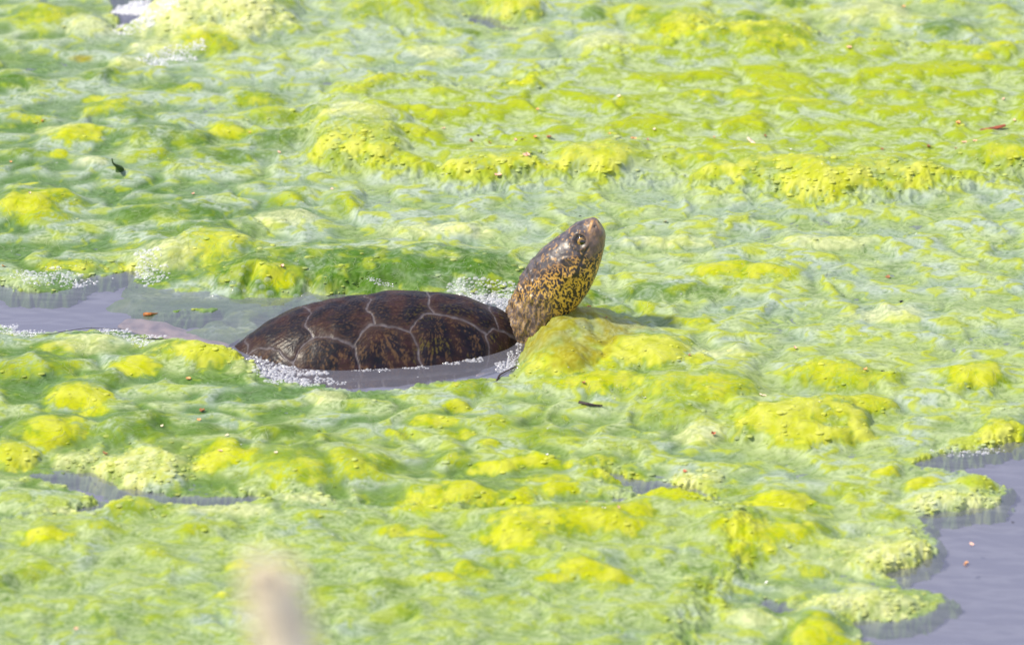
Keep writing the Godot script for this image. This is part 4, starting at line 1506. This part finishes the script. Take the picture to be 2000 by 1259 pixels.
func build_bits() -> void:
	var dry := mat(Color.WHITE, 0.6, true)
	var tones := {"k": Color(0.78, 0.46, 0.34), "o": Color(0.68, 0.34, 0.13), "c": Color(0.82, 0.66, 0.48), "b": Color(0.30, 0.13, 0.05), "d": Color(0.012, 0.012, 0.016), "r": Color(0.45, 0.12, 0.05), "w": Color(0.85, 0.85, 0.82)}
	var names := {"k": "seed_husk", "o": "seed_husk", "c": "seed_husk", "b": "seed_husk", "d": "insect", "r": "seed_husk", "w": "petal"}
	var kinds := {"k": "seed husk", "o": "seed husk", "c": "seed husk", "b": "seed husk", "d": "insect", "r": "seed husk", "w": "petal"}
	var i := 0
	for h in husks:
		i += 1
		var o := MeshInstance3D.new()
		o.material_override = dry
		if h[3] == "d":
			o.mesh = insect(h[2], i)
		else:
			o.mesh = husk_mesh(100 + i, tones[h[3]], h[4], h[2])
		tag(o, names[h[3]], h[5], kinds[h[3]], Vector3(h[0], top(h[0], h[1]), h[1]) * MM, "small insects on the algae" if h[3] == "d" else "small husks and petals scattered on the algae")
		o.rotation.y = i * 1.7
	var red_leaf := MeshInstance3D.new()
	red_leaf.mesh = strip([Vector3(-11.0, 1.0, 6.9), Vector3(-4.9, 1.5, 6.1), Vector3(2.8, 2.0, 3.1), Vector3(8.6, 3.0, 1.5)], [0.6,1.6,2.2,1], 1.0, Color(0.30, 0.07, 0.03))
	red_leaf.material_override = dry
	tag(red_leaf, "red_leaf", "curled red brown leaf lying on the mat near the right edge", "leaf", Vector3(358.3, top(358.3, -366.7) + 0.3, -366.7) * MM)
	var curled_leaf := MeshInstance3D.new()
	curled_leaf.mesh = strip([Vector3(-0.3, -2.0, 2.1), Vector3(-0.2, 2.0, 2.0), Vector3(-2.2, 6.0, 8.3), Vector3(-4.7, 9.0, 9.8), Vector3(-5.3, 13.0, 10.8)], [3.4,3.2,1.2,0.6,0.35], 1.5, Color(0.035, 0.08, 0.01))
	curled_leaf.material_override = dry
	tag(curled_leaf, "curled_leaf", "curled dark green leaf tip standing out of the mat at upper left", "leaf", Vector3(-288.0, top(-288.0, -288.1) + 0.3, -288.1) * MM)
	var twig := MeshInstance3D.new()
	twig.mesh = strip([Vector3(-8.4, 1.0, -2.1), Vector3(-3.5, 1.5, 1.8), Vector3(1.7, 1.0, 3.3), Vector3(8.0, 0.5, 3.1)], [1.5,1.1,0.8,0.5], 1.0, Color(0.03, 0.018, 0.018))
	twig.material_override = dry
	tag(twig, "twig", "short dark twig below the olive clump", "twig", Vector3(54.4, top(54.4, 160.6) + 0.3, 160.6) * MM)
	var pale_splinter := MeshInstance3D.new()
	pale_splinter.mesh = strip([Vector3(-3.6, 1.2, -6.4), Vector3(-0.1, 1.0, 2.6), Vector3(3.9, 0.6, 12.2)], [0.9,1.4,0.9], 0.8, Color(0.72, 0.50, 0.38))
	pale_splinter.material_override = dry
	tag(pale_splinter, "pale_splinter", "pale pink splinter of reed on the raised mat", "splinter", Vector3(178.3, top(178.3, -335.7) + 0.4, -335.7) * MM)
	var floating_twig := MeshInstance3D.new()
	floating_twig.mesh = strip([Vector3(-30.7, 0.2, 2.4), Vector3(-14.1, 0.4, 3.8), Vector3(-0.8, 0.3, -2.1), Vector3(15.8, 0.4, -7.6), Vector3(41.0, 0.2, -5.3)], [0.15,0.2,0.25,0.2,0.12], 0.4, Color(0.02, 0.018, 0.02))
	floating_twig.material_override = dry
	tag(floating_twig, "floating_twig", "thin dark stem lying along the water's edge left of the tail", "twig", Vector3(-311.9, top(-311.9, 26.1) + 0.5, 26.1) * MM)
	var dark_root := MeshInstance3D.new()
	dark_root.mesh = strip([Vector3(-14.2, 0.2, 11.6), Vector3(-6.0, 0.4, 10.3), Vector3(-2.5, 0.6, -2.3), Vector3(8.9, 0.4, -17.7)], [0.3,0.6,0.7,0.4], 0.5, Color(0.035, 0.02, 0.018))
	dark_root.material_override = dry
	tag(dark_root, "dark_root", "thin dark root floating beside the olive clump", "stem", Vector3(-5.3, top(-5.3, 100.6) + 0.5, 100.6) * MM)
	var dark_stalk := MeshInstance3D.new()
	dark_stalk.mesh = strip([Vector3(-12.2, 0.2, -0.5), Vector3(0.1, 0.4, 1.9), Vector3(13.7, 0.3, 1.7)], [0.2,0.35,0.2], 0.4, Color(0.02, 0.018, 0.02))
	dark_stalk.material_override = dry
	tag(dark_stalk, "dark_stalk", "short dark stalk floating left of the shell's tail end", "stem", Vector3(-250.7, top(-250.7, 31.8) + 0.5, 31.8) * MM)
	var water_bug := MeshInstance3D.new()
	water_bug.mesh = strip([Vector3(-3.1, 0.4, 2.0), Vector3(-1.3, 1.0, 2.5), Vector3(1.2, 1.2, 3.0), Vector3(4.4, 0.4, 0.0), Vector3(7.2, 0.1, -1.7)], [0.8,1.8,1.5,0.5,0.15], 1.2, Color(0.35, 0.12, 0.02))
	water_bug.material_override = dry
	tag(water_bug, "water_bug", "small orange brown bug floating above the sunken hind foot", "insect", Vector3(-256.9, top(-256.9, -15.2) + 0.2, -15.2) * MM)
	var blade_scrap := MeshInstance3D.new()
	blade_scrap.mesh = strip([Vector3(-8.8, 0.2, 8.3), Vector3(-1.7, 0.6, 3.5), Vector3(7.2, 0.8, -1.9), Vector3(16.1, 0.4, -6.7)], [0.5,1.8,1.8,0.5], 0.6, Color(0.05, 0.12, 0.01))
	blade_scrap.material_override = dry
	tag(blade_scrap, "blade_scrap", "dark green scrap of blade on the shell's far side", "leaf", Vector3(-142.8, top(-142.8, -28.8) + 0.4, -28.8) * MM)
	var reed := thing("reed", "blurred pale tan reed stalk standing close to the camera at the bottom edge", "reed", Vector3(159.7, 0, 2955.6) * MM)
	part("stalk", strip([Vector3(0, -300, 0), Vector3(-87.3, 400.0, 0), Vector3(-225.6, 1033.5, -2), Vector3(-238.7, 1093.5, 0)], [12.5, 11.5, 10.5, 9.0], 12.0, Color(0.98, 0.82, 0.54), 20), dry, reed)
	part("broken_tip", strip([Vector3(-236.9, 1085.5, 0), Vector3(-240.7, 1101.5, 3), Vector3(-244.7, 1111.5, 6)], [9.0, 7.5, 5.0], 3.0, Color(0.97, 0.80, 0.52), 16), dry, reed)
	part("leaf_sheath", strip([Vector3(-166.7, 763.5, 8), Vector3(-199.4, 913.5, 11), Vector3(-222.6, 1033.5, 9)], [9.0, 11.5, 5.0], 4.0, Color(0.96, 0.78, 0.50), 16), dry, reed)

func insect(size: float, seed_: int) -> ArrayMesh:   # a tiny dark fly: head, thorax, abdomen, six legs
	var p := PackedVector3Array()
	var nn := PackedVector3Array()
	var idx := PackedInt32Array()
	cap(p, nn, idx, Vector3(0, size * 0.25, 0), size * 0.42, 5, 10, 0.8)
	cap(p, nn, idx, Vector3(size * 0.62, size * 0.22, 0), size * 0.28, 5, 10, 0.9)
	for k in 4:
		cap(p, nn, idx, Vector3(-size * (0.4 + 0.22 * k), size * 0.2, 0), size * (0.42 - 0.07 * k), 5, 10, 0.7)
	for k in 6:
		var f := (k % 3 - 1) * 0.7 + (0.0 if k < 3 else PI) + PI / 2
		for q in 5:
			cap(p, nn, idx, Vector3(cos(f), 0, sin(f)) * size * (0.4 + 0.18 * q) + Vector3(0, size * 0.3 * (1.0 - absf(q - 1.5) / 3.5), 0), size * 0.08, 3, 6, 1.0)
	var c := PackedColorArray()
	c.resize(p.size())
	c.fill(Color(0.012, 0.012, 0.018))
	return arrays(p, nn, c, idx)

func _ready() -> void:
	sky_and_light()
	build_water()
	var t0 := Time.get_ticks_msec()
	build_mat()
	print("mat ", Time.get_ticks_msec() - t0)
	build_beads()
	build_threads()
	build_turtle()
	print("turtle ", Time.get_ticks_msec() - t0)
	build_foam()
	build_bits()
	print("all ", Time.get_ticks_msec() - t0)
